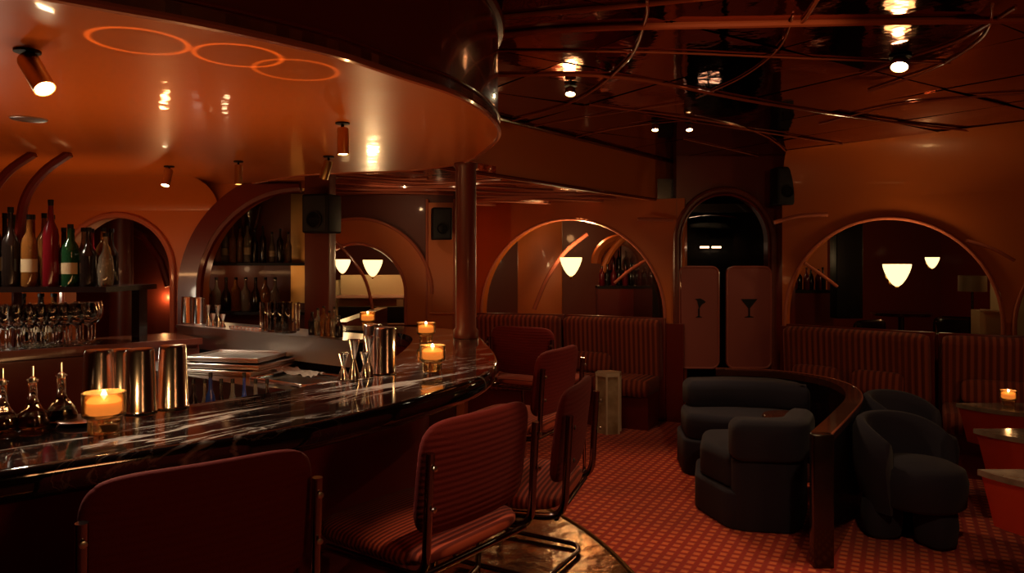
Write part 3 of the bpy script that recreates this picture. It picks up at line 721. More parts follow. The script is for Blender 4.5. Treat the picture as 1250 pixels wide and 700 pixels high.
bench((.50, 7.24), (1.36, 6.80), 'rust channelled banquette beside the saloon doorway behind the hexagonal table', .97, cushions=((.12, .52, 'slim rust cushion on the banquette beside the saloon doorway'),), dp=.42)
bench((2.34, 6.38), (3.17, 5.62), 'rust channelled banquette right of the saloon doorway', .95, cushions=((.12, .50, 'left slim rust cushion on the banquette right of the saloon doorway'), (.60, .98, 'right slim rust cushion on the banquette right of the saloon doorway')))
bench((3.24, 5.56), (4.15, 5.05), 'rust channelled banquette at the far right behind the round tables', .95, cushions=((.12, .60, 'slim rust cushion on the banquette at the far right'),))

# ================================================================== CURVED DIVIDER
DV = catmull([(1.53, 3.66, 0), (1.86, 4.16, 0), (2.16, 4.66, 0), (2.30, 5.12, 0), (2.24, 5.50, 0), (2.0, 5.76, 0), (1.62, 5.86, 0)], 8)
dv = thing('divider_wall', 'low curved dark divider with polished walnut rail behind the navy seats', 'divider')
oa, ob = offset(DV, -.04), offset(DV, .04)
b = NB(); prism(b, [(p.x, p.y) for p in oa]+[(p.x, p.y) for p in reversed(ob)], 0, .605); obj('divider_panel', b, 'blackwood', dv, ang=50)
oa, ob = offset(DV, -.05), offset(DV, .045)
b = NB(); prism(b, [(p.x, p.y) for p in oa]+[(p.x, p.y) for p in reversed(ob)], .605, .65); obj('top_rail', b, 'walnut', dv, ang=50)
b = NB(); tube(b, [Vector((p.x, p.y, .648)) for p in oa], .006, 6); obj('rail_edge', b, 'mould', dv)
b = NB(); box(b, -.05, .05, -.03, .03, 0, .655, T=TR(1.525, 3.63, 0, rz=R(0)), bev=.006); obj('end_post', b, 'blackwood', dv)

# ================================================================== NAVY SEATS
def soft_prism(bm, poly, z0, z1, bev=.03, rad=.07):
    n = len(poly); out = []
    for i in range(n):
        a, b_, c = (Vector((*poly[(i+k) % n], 0)) for k in (-1, 0, 1))
        r1 = min(rad, (a-b_).length*.45); r2 = min(rad, (c-b_).length*.45)
        s_, e_ = b_+(a-b_).normalized()*r1, b_+(c-b_).normalized()*r2
        for k in range(5):
            t = k/4; out.append((1-t)**2*s_+2*t*(1-t)*b_+t*t*e_)
    m_ = len(out); ar = sum(out[i].x*out[(i+1) % m_].y-out[(i+1) % m_].x*out[i].y for i in range(m_))
    nr = []
    for i in range(m_):
        t = (out[(i+1) % m_]-out[i-1]).normalized(); v = Vector((-t.y, t.x, 0)); nr.append(v if ar > 0 else -v)
    rings = []
    lv = [(bev*(1-math.sin(PI/2*k/4)), z0+bev*.5*(1-math.cos(PI/2*k/4))) for k in range(5)]+[(bev*(1-math.cos(PI/2*k/5)), z1-bev+bev*math.sin(PI/2*k/5)) for k in range(6)]
    for d_, z in lv: rings.append([bm.verts.new((out[i].x+nr[i].x*d_, out[i].y+nr[i].y*d_, z)) for i in range(m_)])
    for A_, B_ in zip(rings, rings[1:]):
        for i in range(m_): bm.faces.new((A_[i], A_[(i+1) % m_], B_[(i+1) % m_], B_[i]))
    for rg, zz_ in ((rings[0], 0), (rings[-1], .012)):
        tr = geometry.tessellate_polygon([[v.co.copy() for v in rg]])
        for t in tr: bm.faces.new([rg[k] for k in t])
    return bm
def lounge(name, label, base, seat, back, bolster, zb=(.0, .21), zs=(.205, .41), zk=(.0, .40), zt=(.39, .62)):
    cx = sum(p[0] for p in base)/len(base); cyy = sum(p[1] for p in base)/len(base)
    t = thing(name, label, 'lounge seat', (cx, cyy, 0), 0, 'navy lounge seats inside the curved divider')
    q = lambda pl: [(x-cx, y-cyy) for x, y in pl]
    b = NB(); soft_prism(b, q(base), *zb, .02); obj('base', b, 'navy', t, ang=75)
    b = NB(); soft_prism(b, q(seat), *zs, .05); obj('seat', b, 'navy', t, ang=75)
    if back: b = NB(); soft_prism(b, q(back), *zk, .025); obj('back_panel', b, 'navy', t)
    b = NB(); soft_prism(b, q(bolster), *zt, .065); obj('back_bolster', b, 'navy', t, ang=75)
lounge('lounge_seat', 'faceted navy lounge seat with its back to the camera, inside the divider',
       [(1.115, 4.50), (1.215, 4.12), (1.54, 4.05), (1.62, 4.13), (1.82, 4.55), (1.60, 4.90), (1.22, 4.88)],
       [(1.14, 4.48), (1.24, 4.16), (1.52, 4.12), (1.60, 4.20), (1.78, 4.55), (1.58, 4.86), (1.25, 4.84)],
       [(1.235, 4.10), (1.545, 4.045), (1.63, 4.13), (1.80, 4.48), (1.70, 4.52), (1.53, 4.22), (1.25, 4.26)],
       [(1.225, 4.06), (1.55, 4.01), (1.66, 4.10), (1.83, 4.44), (1.69, 4.52), (1.52, 4.22), (1.235, 4.26)])
lounge('lounge_seat', 'faceted navy lounge seat facing the camera at the far end of the divider',
       [(1.21, 5.20), (1.52, 5.02), (1.98, 5.02), (2.14, 5.34), (2.02, 5.62), (1.66, 5.72), (1.26, 5.66)],
       [(1.23, 5.20), (1.52, 5.05), (1.95, 5.05), (2.10, 5.34), (2.00, 5.58), (1.66, 5.68), (1.28, 5.62)],
       None,
       [(1.30, 5.42), (1.62, 5.44), (1.92, 5.36), (2.12, 5.20), (2.14, 5.42), (2.02, 5.64), (1.66, 5.74), (1.30, 5.68)], zb=(0, .25), zs=(.245, .43), zt=(.42, .62))
# small round table between them
t = thing('side_table', 'small round dark wooden table between the navy lounge seats', 'table', (1.80, 4.82, 0))
b = NB(); lathe(b, [(0, .47), (.15, .47), (.158, .48), (.158, .49), (.15, .50), (0, .50)], 32); obj('tabletop', b, 'walnut', t)
b = NB(); lathe(b, [(0, 0), (.10, 0), (.10, .012), (.02, .03), (.02, .47), (0, .47)], 20); obj('pedestal', b, 'blackwood', t)

def tub(c, face, label):
    t = thing('tub_chair', label, 'tub chair', (c[0], c[1], 0), 0, 'navy tub chairs')
    fa = math.atan2(face[1], face[0])
    b = NB(); lathe(b, [(0, .20), (.20, .20), (.225, .22), (.235, .34), (.220, .40), (.17, .425), (0, .43)], 40, c=(.05*math.cos(fa), .05*math.sin(fa), 0)); obj('seat', b, 'navy', t, ang=70)
    b = NB()                         # barrel back swept three quarters of the way round
    n, ring = 44, []
    for i in range(n+1):
        a = fa+PI-R(104)+R(208)*i/n; e = abs(i/n-.5)*2
        top = .645-.10*e**3; ri, ro = .205, .285
        prof = [(ri, .16), (ri-.005, top-.06), (ri+.02, top-.01), ((ri+ro)/2, top), (ro-.02, top-.015), (ro, top-.06), (ro+.004, .40), (ro-.02, .28), (ro-.05, .20), (ro-.06, .16)]
        ring.append([b.verts.new((r_*math.cos(a), r_*math.sin(a), z)) for r_, z in prof])
    for A_, B_ in zip(ring, ring[1:]):
        for k in range(len(A_)): b.faces.new((A_[k], A_[(k+1) % len(A_)], B_[(k+1) % len(A_)], B_[k]))
    b.faces.new(ring[0]); b.faces.new(ring[-1][::-1]); obj('backrest', b, 'navy', t, ang=70)
    for k in range(3):
        a = fa+R(120)*k; b = NB()
        pillow(b, .20, .18, .24, n=3, k=4, nx=12, ny=12, T=TR(.15*math.cos(a), .15*math.sin(a), .12, rz=a)); obj('leg', b, 'navy', t, ang=70)
tub((2.17, 4.02), (.42, -.9), 'navy tub chair in front, between the divider and the round tables')
tub((2.54, 4.72), (.55, -.8), 'navy tub chair farther back, partly hidden behind the front one')

# ================================================================== TABLES
def round_table(c, label):
    """half-round table, straight edge away from the camera; c = left tip"""
    t = thing('half_round_table', label, 'table', (c[0], c[1], 0), 0, 'half-round red drum tables')
    def seg(hw, sag, y0=0):
        rr = (hw*hw+sag*sag)/(2*sag); a0 = math.asin(min(1, hw/rr)); o_ = []
        for k in range(25):
            a = -a0+2*a0*k/24; o_.append((.42+rr*math.sin(a), -(rr*math.cos(a)-(rr-sag))+y0))
        return o_
    b = NB(); prism(b, seg(.42, .36), .575, .60); bmesh.ops.bevel(b, geom=[e for e in b.edges if e.is_boundary is False and abs(e.verts[0].co.z-e.verts[1].co.z) < 1e-4 and e.calc_face_angle(0) > 1], offset=.006, segments=2, affect='EDGES'); obj('tabletop', b, 'stone', t)
    b = NB(); lo, hi = seg(.36, .30, -.02), seg(.405, .345, -.004); n = len(lo)
    A_ = [b.verts.new((x, y, .36)) for x, y in lo]; B_ = [b.verts.new((x, y, .575)) for x, y in hi]
    for k in range(n): b.faces.new((A_[k], A_[(k+1) % n], B_[(k+1) % n], B_[k]))
    b.faces.new(A_); b.faces.new(B_); obj('drum', b, 'tablered', t)
    b = NB(); lathe(b, [(0, 0), (.16, 0), (.16, .015), (.07, .03), (.06, .36), (0, .36)], 32, c=(.42, -.15, 0)); obj('pedestal', b, 'blackwood', t)
round_table((2.02, 3.20), 'half-round red drum table at the right edge, nearest of three')
round_table((2.49, 3.98), 'half-round red drum table at the right edge, middle of three')
round_table((2.83, 4.70), 'half-round red drum table at the right edge holding a lit candle')
def hex_table(c, r_, h, label):
    t = thing('hexagonal_table', label, 'table', (c[0], c[1], 0), .25)
    hx = lambda rr: [(rr*math.cos(PI/3*k), rr*math.sin(PI/3*k)) for k in range(6)]
    b = NB(); prism(b, hx(r_), 0, h-.03); obj('pedestal', b, 'onyx', t, smooth=False)
    b = NB(); prism(b, hx(r_*1.12), h-.03, h); obj('tabletop', b, 'onyxtrim', t, smooth=False)
    for k in range(6):
        b = NB(); x, y = hx(r_*1.02)[k]; box(b, x-.008, x+.008, y-.008, y+.008, 0, h-.03); obj('edge_strip', b, 'onyxtrim', t)
hex_table((.85, 6.50), .110, .53, 'small cream marble hexagonal table by the left banquette')
hex_table((2.52, 5.30), .11, .50, 'small cream marble table half hidden behind the divider corner')

# ================================================================== GLASSWARE, TINS, CANDLES
def candle(loc, s, label, pw=.5):
    t = thing('candle_holder', label, 'candle', loc, 0, 'lit glass candle holders')
    b = NB(); lathe(b, [(0, 0), (.032*s, 0), (.034*s, .004), (.034*s, .022), (.036*s, .034), (.046*s, .040), (.047*s, .045), (.047*s, .094), (.044*s, .095), (.042*s, .092), (.042*s, .046), (.030*s, .040), (0, .038)], 32); obj('glass_cup', b, 'gamber', t, ang=50)
    b = NB(); lathe(b, [(0, .041), (.029*s, .042), (.038*s, .050), (.038*s, .072), (.034*s, .074), (0, .072)], 24); wx = obj('wax', b, 'wax', t)
    b = NB(); lathe(b, [(0, .073), (.0055, .080), (.0065, .086), (.004, .094), (0, .100)], 12); obj('flame', b, 'flame', wx)
    point(Vector(loc)+Vector((0, 0, .125)), pw, (1, .48, .16), .012)
candle(PZ(127, 528, 1.101), 1, 'amber glass candle holder, largest, at the near end of the bar', .9)
candle(PZ(528, 453, 1.101), 1, 'amber glass candle holder on the bar top near the tip', .8)
candle(PZ(520, 417, 1.101), 1, 'amber glass candle holder on the bar just behind the tip candle', .6)
candle((-.877, 4.48, 1.101), 1, 'amber glass candle holder standing behind the tall tins', .5)
candle((3.11, 4.62, .601), 1, 'amber glass candle holder on the round red table', .5)

def tin_bm(h, r0, r1, seg=28):
    b = NB(); lathe(b, [(0, 0), (r0, 0), (r0+.002, .003), (r0, .007), (r1+.002, h-.006), (r1-.001, h), (r1*.6, h-.002), (0, h-.003)], seg); return b
def tin(loc, label, h=.172, r0=.041, r1=.033, group=None, m='polish'):
    o = obj('cocktail_tin', tin_bm(h, r0, r1), m, loc=loc); return tag(o, label, 'cocktail tin', group)
for px, py, lab, h in ((121, 503, 'inverted steel cocktail tin right behind the large near candle', .165), (148, 498, 'steel cocktail tin half hidden between two others on the near bar', .160),
                       (171, 503, 'steel cocktail tin in the middle of the near row', .168), (211, 497, 'steel cocktail tin at the right end of the near row', .170)):
    tin(PZ(px, py, 1.101), lab, h)
tin(PZ(470, 456, 1.101), 'tall steel cocktail tin on the bar beside the jiggers, right one', .165, .039, .036)
tin(PZ(455, 450, 1.101), 'tall steel cocktail tin on the bar beside the jiggers, left one', .165, .036, .033)
def jig_bm(h, r_):
    b = NB(); lathe(b, [(0, h*.03), (r_*.9, 0), (r_, 0), (r_*.92, h*.12), (r_*.32, h*.48), (r_*.34, h*.53), (r_*.95, h*.93), (r_, h), (r_*.9, h), (r_*.3, h*.62), (0, h*.6)], 24); return b
def jigger(loc, h, r_, label, group=None): return tag(obj('jigger', jig_bm(h, r_), 'polish', loc=loc), label, 'jigger', group)
jigger(PZ(419, 463, 1.101), .088, .019, 'short steel jigger, leftmost on the bar by the tall tins')
jigger(PZ(432, 463, 1.101), .135, .020, 'tall steel jigger, left of two tall ones on the bar')
jigger(PZ(445, 461, 1.101), .088, .017, 'short steel jigger between the tall ones and the tins')
jigger(PZ(450, 458, 1.101), .138, .020, 'tall steel jigger standing against the tall tins')
# decanters
def decanter(loc, label, liq):
    t = thing('decanter', label, 'decanter', loc, 0, 'small glass decanters on the bar')
    b = NB(); lathe(b, [(0, 0), (.026, 0), (.033, .006), (.036, .020), (.030, .038), (.016, .056), (.010, .072), (.0095, .112), (.013, .116), (.013, .119), (.008, .119), (.008, .072), (.028, .036), (.033, .020), (0, .006)], 28); obj('glass_body', b, 'glass', t, ang=60)
    b = NB(); lathe(b, [(0, .007), (.030, .010), (.0325, .021), (.028, .034), (0, .034)], 24); obj('liquor', b, liq, t)
    b = NB(); lathe(b, [(0, .112), (.0075, .112), (.0075, .122), (.003, .126), (.003, .150), (0, .150)], 12); obj('pourer', b, 'steel', t)
decanter(PZ(3, 528, 1.101), 'glass decanter with pale amber liquor cut off by the left edge', 'liquor')
decanter(PZ(40, 524, 1.101), 'glass decanter with amber liquor, second from the left edge', 'liquor')
decanter(PZ(75, 516, 1.101), 'glass decanter with dark liquor beside the near candle', 'darkliq')
b = NB(); lathe(b, [(0, 0), (.05, 0), (.062, .010), (.058, .012), (0, .006)], 28); tag(obj('saucer', b, 'steel', loc=PZ(103, 516, 1.101)), 'small steel saucer between dark decanter and candle', 'dish')

# ================================================================== BACK COUNTER, STATION
u = Vector((.745, .667, 0)); A0 = Vector((-2.27, 3.27, 0))-u*1.9
WK = Wall(tuple((A0)[:2]), tuple((Vector((-1.62, 3.85, 0)))[:2]))
bc = thing('back_counter', 'brown wood-fronted back counter holding the wine glasses', 'counter')
b = NB(); WK.panel(b, rect(0, WK.L, 1.075, 1.10), (), .42); obj('worktop', b, 'walnut', bc, smooth=False)
b = NB(); WK.panel(b, rect(0, WK.L, 1.072, 1.103), (), .012, -.012); obj('counter_edge', b, 'pin', bc, smooth=False)
for k in range(6):
    b = NB(); a0 = k*WK.L/6; WK.panel(b, rect(a0+.006, a0+WK.L/6-.006, .2, 1.05), (), .02, .02); obj('cabinet_door', b, 'pin', bc, smooth=False)
b = NB(); WK.panel(b, rect(0, WK.L, .1, 1.075), (), .34, .045); obj('cabinet_body', b, 'darkred', bc, smooth=False)

# station: raised steel shelf with tins, worktop and wells
Sa, Sb = Vector((-1.87, 4.10, 0)), Vector((-.72, 3.27, 0))
WS = Wall(tuple(Sa[:2]), tuple(Sb[:2]))
stn = thing('bar_station', 'stainless steel cocktail station with raised ledge behind the bar', 'bar station')
b = NB(); WS.panel(b, rect(0, WS.L, 1.135, 1.15), (), .26); obj('raised_ledge', b, 'steel', stn, smooth=False)
b = NB(); WS.panel(b, rect(0, WS.L, 1.03, 1.135), (), .012, .006); obj('ledge_fascia', b, 'steel', stn, smooth=False)
b = NB(); WS.panel(b, rect(.05, WS.L, .1, 1.13), (), .2, .03); obj('ledge_body', b, 'black', stn, smooth=False)
b = NB(); WS.panel(b, rect(.15, WS.L, .1, .99), (), .40, -.42); obj('station_body', b, 'steel', stn, smooth=False)
b = NB(); WS.panel(b, rect(.15, WS.L, .99, 1.0), (), .42, -.44); obj('station_top', b, 'steel', stn, smooth=False)
def onl(a, off, z=1.151): return WS.pt(a, z, off)
def aS(px, off):   # distance along station for picture column, at depth offset
    k = (px-625)/F; A_ = WS.A+WS.n*off; return (k*A_.y-A_.x)/(WS.u.x-k*WS.u.y)
for px, lab in ((229, 'left steel tin on the raised ledge'), (243, 'second steel tin on the raised ledge, beside the small jiggers')):
    tin(onl(aS(px, .10), .10), lab, .150, .036, .030)
for px, h in ((254, .115), (260, .07), (266, .115), (272, .07)):
    jigger(onl(aS(px, .06), .06), h, .016, ('tall' if h > .1 else 'short')+' steel jigger on the raised ledge, '+('left' if px < 262 else 'right')+' of the pair')
gb = NB(); lathe(gb, [(0, 0), (.034, 0), (.036, .004), (.037, .145), (.0345, .145), (.0335, .012), (0, .010)], 24)
mg = obj('mixing_glass', gb, 'glass', loc=onl(aS(326, .08), .08)); tag(mg, 'tall clear mixing glass in the row on the raised ledge', 'glass', 'mixing glasses on the raised ledge')
for px in (335, 344, 353):
    for off in (.07, .15):
        o = mg.copy(); COL.objects.link(o); o.location = onl(aS(px+(off > .1)*4, off), off)
for k in range(8):
    b = NB(); lathe(b, [(0, 0), (.016, 0), (.020, .016), (.017, .016), (.013, .004), (0, .004)], 14)
    tag(obj('ramekin', b, 'polish', loc=onl(aS(284+k*4.8, .03), .03)), 'tiny steel cup in the row between jiggers and mixing glasses', 'cup', 'tiny steel cups on the ledge')
# trays
trays = NB()
tz = 1.0
for i, (dx, dy, wx, wy, lab) in enumerate(((0, 0, .40, .36, 'bottom steel tray of the stack on the cocktail station'), (.015, .02, .39, .34, 'middle steel tray of the stack on the cocktail station'), (-.02, .05, .37, .28, 'top steel tray of the stack on the cocktail station'))):
    b = NB(); z0 = 0
    box(b, -wx/2, wx/2, -wy/2, wy/2, 0, .012, bev=.005)
    tube(b, fillet([(-wx/2, -wy/2, .016), (wx/2, -wy/2, .016), (wx/2, wy/2, .016), (-wx/2, wy/2, .016), (-wx/2, -wy/2, .016)], .02), .006, 8)
    o = obj('steel_tray', b, 'steel', loc=(-1.27+dx, 3.42+dy, 1.001+i*.0225)); o.rotation_euler = (0, 0, -.30+.05*i); tag(o, lab, 'tray', 'steel trays on the station')
# ice well with crumpled cloth
t = thing('ice_well', 'open steel ice well right of the stacked trays', 'ice well', (-.86, 3.02, 1.0), -.60)
b = NB(); tube(b, fillet([(-.17, -.12, .02), (.17, -.12, .02), (.17, .12, .02), (-.17, .12, .02), (-.17, -.12, .02)], .03), .009, 8); obj('well_rim', b, 'polish', t)
b = NB(); 
for x0, x1, y0, y1 in ((-.17, .17, -.125, -.115), (-.17, .17, .115, .125), (-.175, -.165, -.12, .12), (.165, .175, -.12, .12)): box(b, x0, x1, y0, y1, 0, .02)
box(b, -.17, .17, -.12, .12, 0, .004); obj('well_walls', b, 'steel', t)
b = NB(); n = 16; g = [[b.verts.new((-.13+.26*i/n, -.05+.10*j/n+.01*math.sin(i*.7), .026+.009*math.sin(i*.8+j*.5)*math.cos(j*.9+i*.4)+.004*random.random())) for j in range(n+1)] for i in range(n+1)]
for i in range(n):
    for j in range(n): b.faces.new((g[i][j], g[i+1][j], g[i+1][j+1], g[i][j+1]))
o = obj('bar_cloth', b, 'cloth', loc=(-.90, 3.10, 1.01), ang=80); o.rotation_euler = (0, 0, -.6); tag(o, 'crumpled pale bar cloth lying over the ice well', 'cloth')

# ------------------------------------------------------------------ bottles
def bottle_bm(h, r_, kind=0):
    if kind == 0: pr = [(0, 0), (r_*.92, 0), (r_, .006), (r_, h*.58), (r_*.86, h*.66), (r_*.38, h*.76), (r_*.33, h*.93), (0, h*.93)]
    elif kind == 1: pr = [(0, 0), (r_*.95, 0), (r_, .006), (r_, h*.50), (r_*.93, h*.58), (r_*.5, h*.66), (r_*.30, h*.76), (r_*.28, h*.93), (0, h*.93)]
    else: pr = [(0, 0), (r_*.7, 0), (r_*.9, .01), (r_*1.02, h*.3), (r_*.85, h*.52), (r_*.34, h*.68), (r_*.30, h*.93), (0, h*.93)]
    b = NB(); lathe(b, pr, 20); return b
PAR = {}
def bottle(loc, h, r_, m, kind, label, group, parts=True, capm='black'):
    key = (h, r_, m, kind, parts, capm)
    if key in PAR:
        return dup(PAR[key], loc, None, label, group)
    t = thing('bottle', label, 'bottle', loc, random.uniform(0, 6), group)
    bg = obj('bottle_glass', bottle_bm(h, r_, kind), m, t, ang=50)
    b = NB(); lathe(b, [(0, h*.93), (r_*.36, h*.93), (r_*.36, h), (0, h)], 14); obj('cap', b, capm, t)
    if parts:
        b = NB(); z0, z1 = (h*.20, h*.38); rr = r_*1.015; sg = 14
        vs = [[b.verts.new((rr*math.cos(PI*1.0+PI*i/sg), rr*math.sin(PI+PI*i/sg), z)) for i in range(sg+1)] for z in (z0, z1)]
        for i in range(sg): b.faces.new((vs[0][i], vs[0][i+1], vs[1][i+1], vs[1][i]))
        obj('paper_label', b, 'paper', bg, ang=60)
    if parts: t.rotation_euler[2] = random.uniform(-.5, .9)
    PAR[key] = t; return t
# left back shelf
b = NB(); box(b, -2.95, -1.86, 3.38, 3.86, 1.36, 1.385)
shl = thing('bottle_shelf', 'dark shelf crowded with bottles above the wine glasses', 'shelf')
obj('shelf_board', b, 'blackwood', shl)
for x in (-2.9, -1.90):
    b = NB(); box(b, x-.02, x+.02, 3.72, 3.8, 1.1, 1.36); obj('bracket', b, 'blackwood', shl)
GL = 'bottles crowded on the left shelf'
MM = ['bdark', 'bamber', 'bred', 'bclear', 'bgreen', 'bdark']
CN = {'bdark': 'black', 'bamber': 'amber', 'bred': 'red', 'bclear': 'clear', 'bgreen': 'green', 'bblue': 'blue'}
fr = [(-8, .36, .036, 'bdark', 0, 'tall black bottle cut off by the left picture edge on the left shelf', 1), (13, .37, .037, 'bdark', 1, 'tall square-shouldered black bottle near the left end of the left shelf', 0),
      (36, .335, .034, 'bamber', 0, 'amber bottle in front on the left shelf', 1), (62, .405, .034, 'bred', 0, 'tallest dark red bottle on the left shelf', 0),
      (86, .29, .037, 'bgreen', 0, 'green glass bottle right of the tall red one on the left shelf', 1), (108, .275, .036, 'bdark', 1, 'black bottle just right of the green one on the left shelf', 0), (129, .25, .035, 'bclear', 2, 'small clear round-bellied bottle at the right end of the left shelf', 0)]
for px, h, r_, m, k, lab, pl in fr:
    y = 3.44; bottle(((px-625)/F*y, y, 1.386), h, r_, m, k, lab, GL, parts=bool(pl))
for i in range(14):
    m = MM[(i*5+1) % 6]; row = i % 2; y = 3.56+.12*row; x = (-18+(i//2)*24+row*10-625)/F*y
    bottle((x, y, 1.386), (.35 if i < 8 else .28), .034, m, i % 3, CN[m]+' bottle in the rear rows of the left shelf', 'rear-row bottles on the left shelf, '+CN[m], parts=(i % 4 == 0))
# squat bottles standing lower left, in front of the glasses
for i, (px, m) in enumerate(((28, 'bdark'), (50, 'bdark'), (66, 'bamber'))):
    bottle((P(px, 0, 3.72).x, 3.72, 1.101), .24, .042, m, 2, ('squat black bottle, left one' if i == 0 else 'squat black bottle, right one' if i == 1 else 'squat amber bottle')+' beneath the left bottle shelf', 'squat bottles under the left shelf')
# wine glasses
b = NB(); lathe(b, [(0, 0), (.034, 0), (.034, .002), (.006, .006), (.0038, .012), (.0038, .085), (.010, .093), (.030, .112), (.039, .140), (.037, .165), (.031, .200), (.0298, .200), (.0355, .165), (.0375, .140), (.029, .114), (0, .094)], 24)
wg = obj('wine_glass', b, 'wineglass', ang=50); tag(wg, 'clear stemmed wine glass in the cluster on the back counter', 'wine glass', 'wine glasses clustered on the back counter')
first = True
for r_ in range(3):
    for k in range(9):
        px = -8+k*14.5+r_*4; a = .0
        off = .06+.10*r_; kk = (px-625)/F; A_ = WK.A+WK.n*off; s = (kk*A_.y-A_.x)/(WK.u.x-kk*WK.u.y)
        if px > 116: continue
        p = WK.pt(s, 1.101, off)
        if first: wg.location = p; first = False
        else:
            o = wg.copy(); COL.objects.link(o); o.location = p
# arch shelf bottles
sh2 = thing('arch_shelf', 'black shelf with bottles inside the wide arch behind the bar', 'shelf')
zz = P(0, 321, 5.25).z
b = NB(); box(b, -2.3, -1.35, 5.15, 5.40, zz-.02, zz); obj('shelf_board', b, 'black', sh2)
b = NB(); box(b, -2.3, -1.35, 5.15, 5.40, 1.13, 1.15); obj('shelf_board', b, 'black', sh2)
b = NB(); box(b, -2.45, -1.36, 5.42, 5.46, .9, 2.1); obj('rear_panel', b, 'pin', sh2)
b = NB(); box(b, -1.62, -1.40, 5.40, 5.42, 1.2, 2.0); obj('brass_panel', b, 'brass', sh2)
GA = 'bottles on the shelf inside the wide arch'
for i, (px, h, m, k) in enumerate(((250, .19, 'bclear', 1), (258, .17, 'bclear', 0), (266, .29, 'bamber', 0), (275, .27, 'bclear', 0), (284, .29, 'bamber', 1), (293, .26, 'bamber', 0), (302, .28, 'bclear', 0), (311, .25, 'bdark', 1), (321, .26, 'bdark', 0), (332, .22, 'bclear', 2), (342, .24, 'bdark', 0), (352, .22, 'bclear', 1))):
    y = 5.22+.05*(i % 2); bottle((P(px, 0, y).x, y, zz+.001), h, .024, m, k, CN[m]+' bottle on the shelf inside the wide arch', GA+', '+CN[m], parts=(i % 3 == 0))
for i in range(8):
    m = MM[(i*2+1) % 6]; y = 5.25; bottle((P(252+i*12, 0, y).x, y, 1.151), .24, .034, m, i % 3, CN[m]+' bottle on the lower shelf inside the wide arch', 'lower shelf bottles in the wide arch, '+CN[m], parts=False)
b = NB(); lathe(b, [(0, 0), (.045, 0), (.03, .01), (.010, .03), (.012, .12), (.062, .30), (.075, .40), (.070, .40), (.055, .30), (.006, .13), (0, .12)], 24)
tag(obj('glass_vase', b, 'glass', loc=(P(296, 0, 5.20).x, 5.34, zz+.001)), 'tall flared glass vase rising above bottles in the wide arch', 'vase')
point((-2.02, 5.22, zz-.05), .25, WARM, .02)
# bottles at the right end of the station
for i, (px, h, m) in enumerate(((381, .11, 'bdark'), (388, .13, 'bclear'), (395, .14, 'bamber'), (402, .12, 'bamber'), (408, .14, 'bclear'), (414, .10, 'bdark'))):
    bottle(onl(aS(px, .07), .07), h, .018, m, i % 2, ('small '+CN[m]+' bitters bottle at the right end of the ledge, '+('nearer the tins' if px > 401 else 'nearer the mixing glasses')), 'bitters bottles on the raised ledge', parts=False)
# speed rail bottles under the trays
for i, (px, m) in enumerate(((236, 'bdark'), (250, 'bclear'), (257, 'bblue'), (270, 'bdark'), (284, 'bclear'), (298, 'bblue'), (312, 'bclear'), (326, 'bdark'))):
    y = 2.86; bottle((P(px, 0, y).x, y, .801), .245 if m != 'bblue' else .27, .020, m, i % 2, CN[m]+' bottle in the speed rail below the trays, '+('left part' if px < 275 else 'right part'), 'speed rail bottles', parts=False)
b = NB(); box(b, -1.30, -.90, 2.78, 2.94, .78, .80); box(b, -1.30, -.90, 2.775, 2.785, .80, .88); box(b, -1.3, -1.28, 2.78, 3.3, .78, .9); box(b, -.92, -.90, 2.78, 3.1, .78, .9)
tag(obj('speed_rail', b, 'steel'), 'steel speed rail holding bottles below the station trays', 'bottle rail')

# ================================================================== SPACES BEYOND THE ARCHES
# behind arch 3: cream seat block
t = thing('cream_wall_block', 'cream plastered block glowing behind the sconces in the left arch', 'wall block')
b = NB(); box(b, -1.95, -1.25, 8.0, 8.5, 0, 1.30, bev=.01); box(b, -1.84, -1.1, 7.9, 8.0, 1.10, 1.36, bev=.01); obj('block', b, 'cream', t)
b = NB(); box(b, -1.86, -1.05, 7.70, 7.92, 1.12, 1.15, bev=.006); obj('block_ledge', b, 'trimwhite', t)
b = NB(); box(b, -1.7, -.9, 7.2, 7.3, 0, 1.06); tag(obj('dark_sideboard', b, 'black'), 'dark sideboard under the cream block in the left arch', 'sideboard')
# behind arch 4
b = NB(); box(b, (632-625)/F*8.6, (686-625)/F*8.6, 8.55, 8.75, 0, 2.15, bev=.01); struct('pillar_beyond', b, 'orange', 'orange pillar seen through the arch left of the sconce', 'pillar')
def backshelf(x0, x1, y, z, n, label, gl):
    s = thing('bottle_rack', label, 'shelf', ((x0+x1)/2, y, z))
    b = NB(); box(b, (x0-x1)/2, (x1-x0)/2, -.12, .12, -.03, 0); obj('shelf_board', b, 'black', s)
    b = NB(); box(b, (x0-x1)/2, (x1-x0)/2, -.11, .11, -z, -.03); obj('cabinet_body', b, 'darkred', s)
    for i in range(n):
        m = MM[(i*3+2) % 6]; bottle((x0+.06+(x1-x0-.12)*i/(n-1), y-.02+.04*(i % 2), z+.001), .22+.02*(i % 3), .032, m, i % 3, CN[m]+' bottle '+gl, 'bottles '+gl+', '+CN[m], parts=False)
backshelf(P(728, 0, 8.3).x, P(806, 0, 8.3).x, 8.3, P(0, 349, 8.3).z, 10, 'long dark shelf of bottles right of the sconce in the arch', 'on the far shelf seen right of the arch sconce')
b = NB(); tube(b, arc_ := [P(735+75*(1-math.cos(PI/2*i/10)), 345-70*math.sin(PI/2*i/10), 8.6) for i in range(11)], .04, 8); tag(obj('trim_arch', b, 'orange'), 'orange arch rib deep beyond the left-hand lounge arch', 'arch', None, 'structure')
for X in (.5, 1.2):
    pass
backshelf(P(742, 0, 9.0).x, P(812, 0, 9.0).x, 9.0, P(0, 330, 9.0).z, 9, 'upper dark shelf of bottles deepest beyond the left lounge arch', 'on the deepest shelf beyond the left lounge arch')
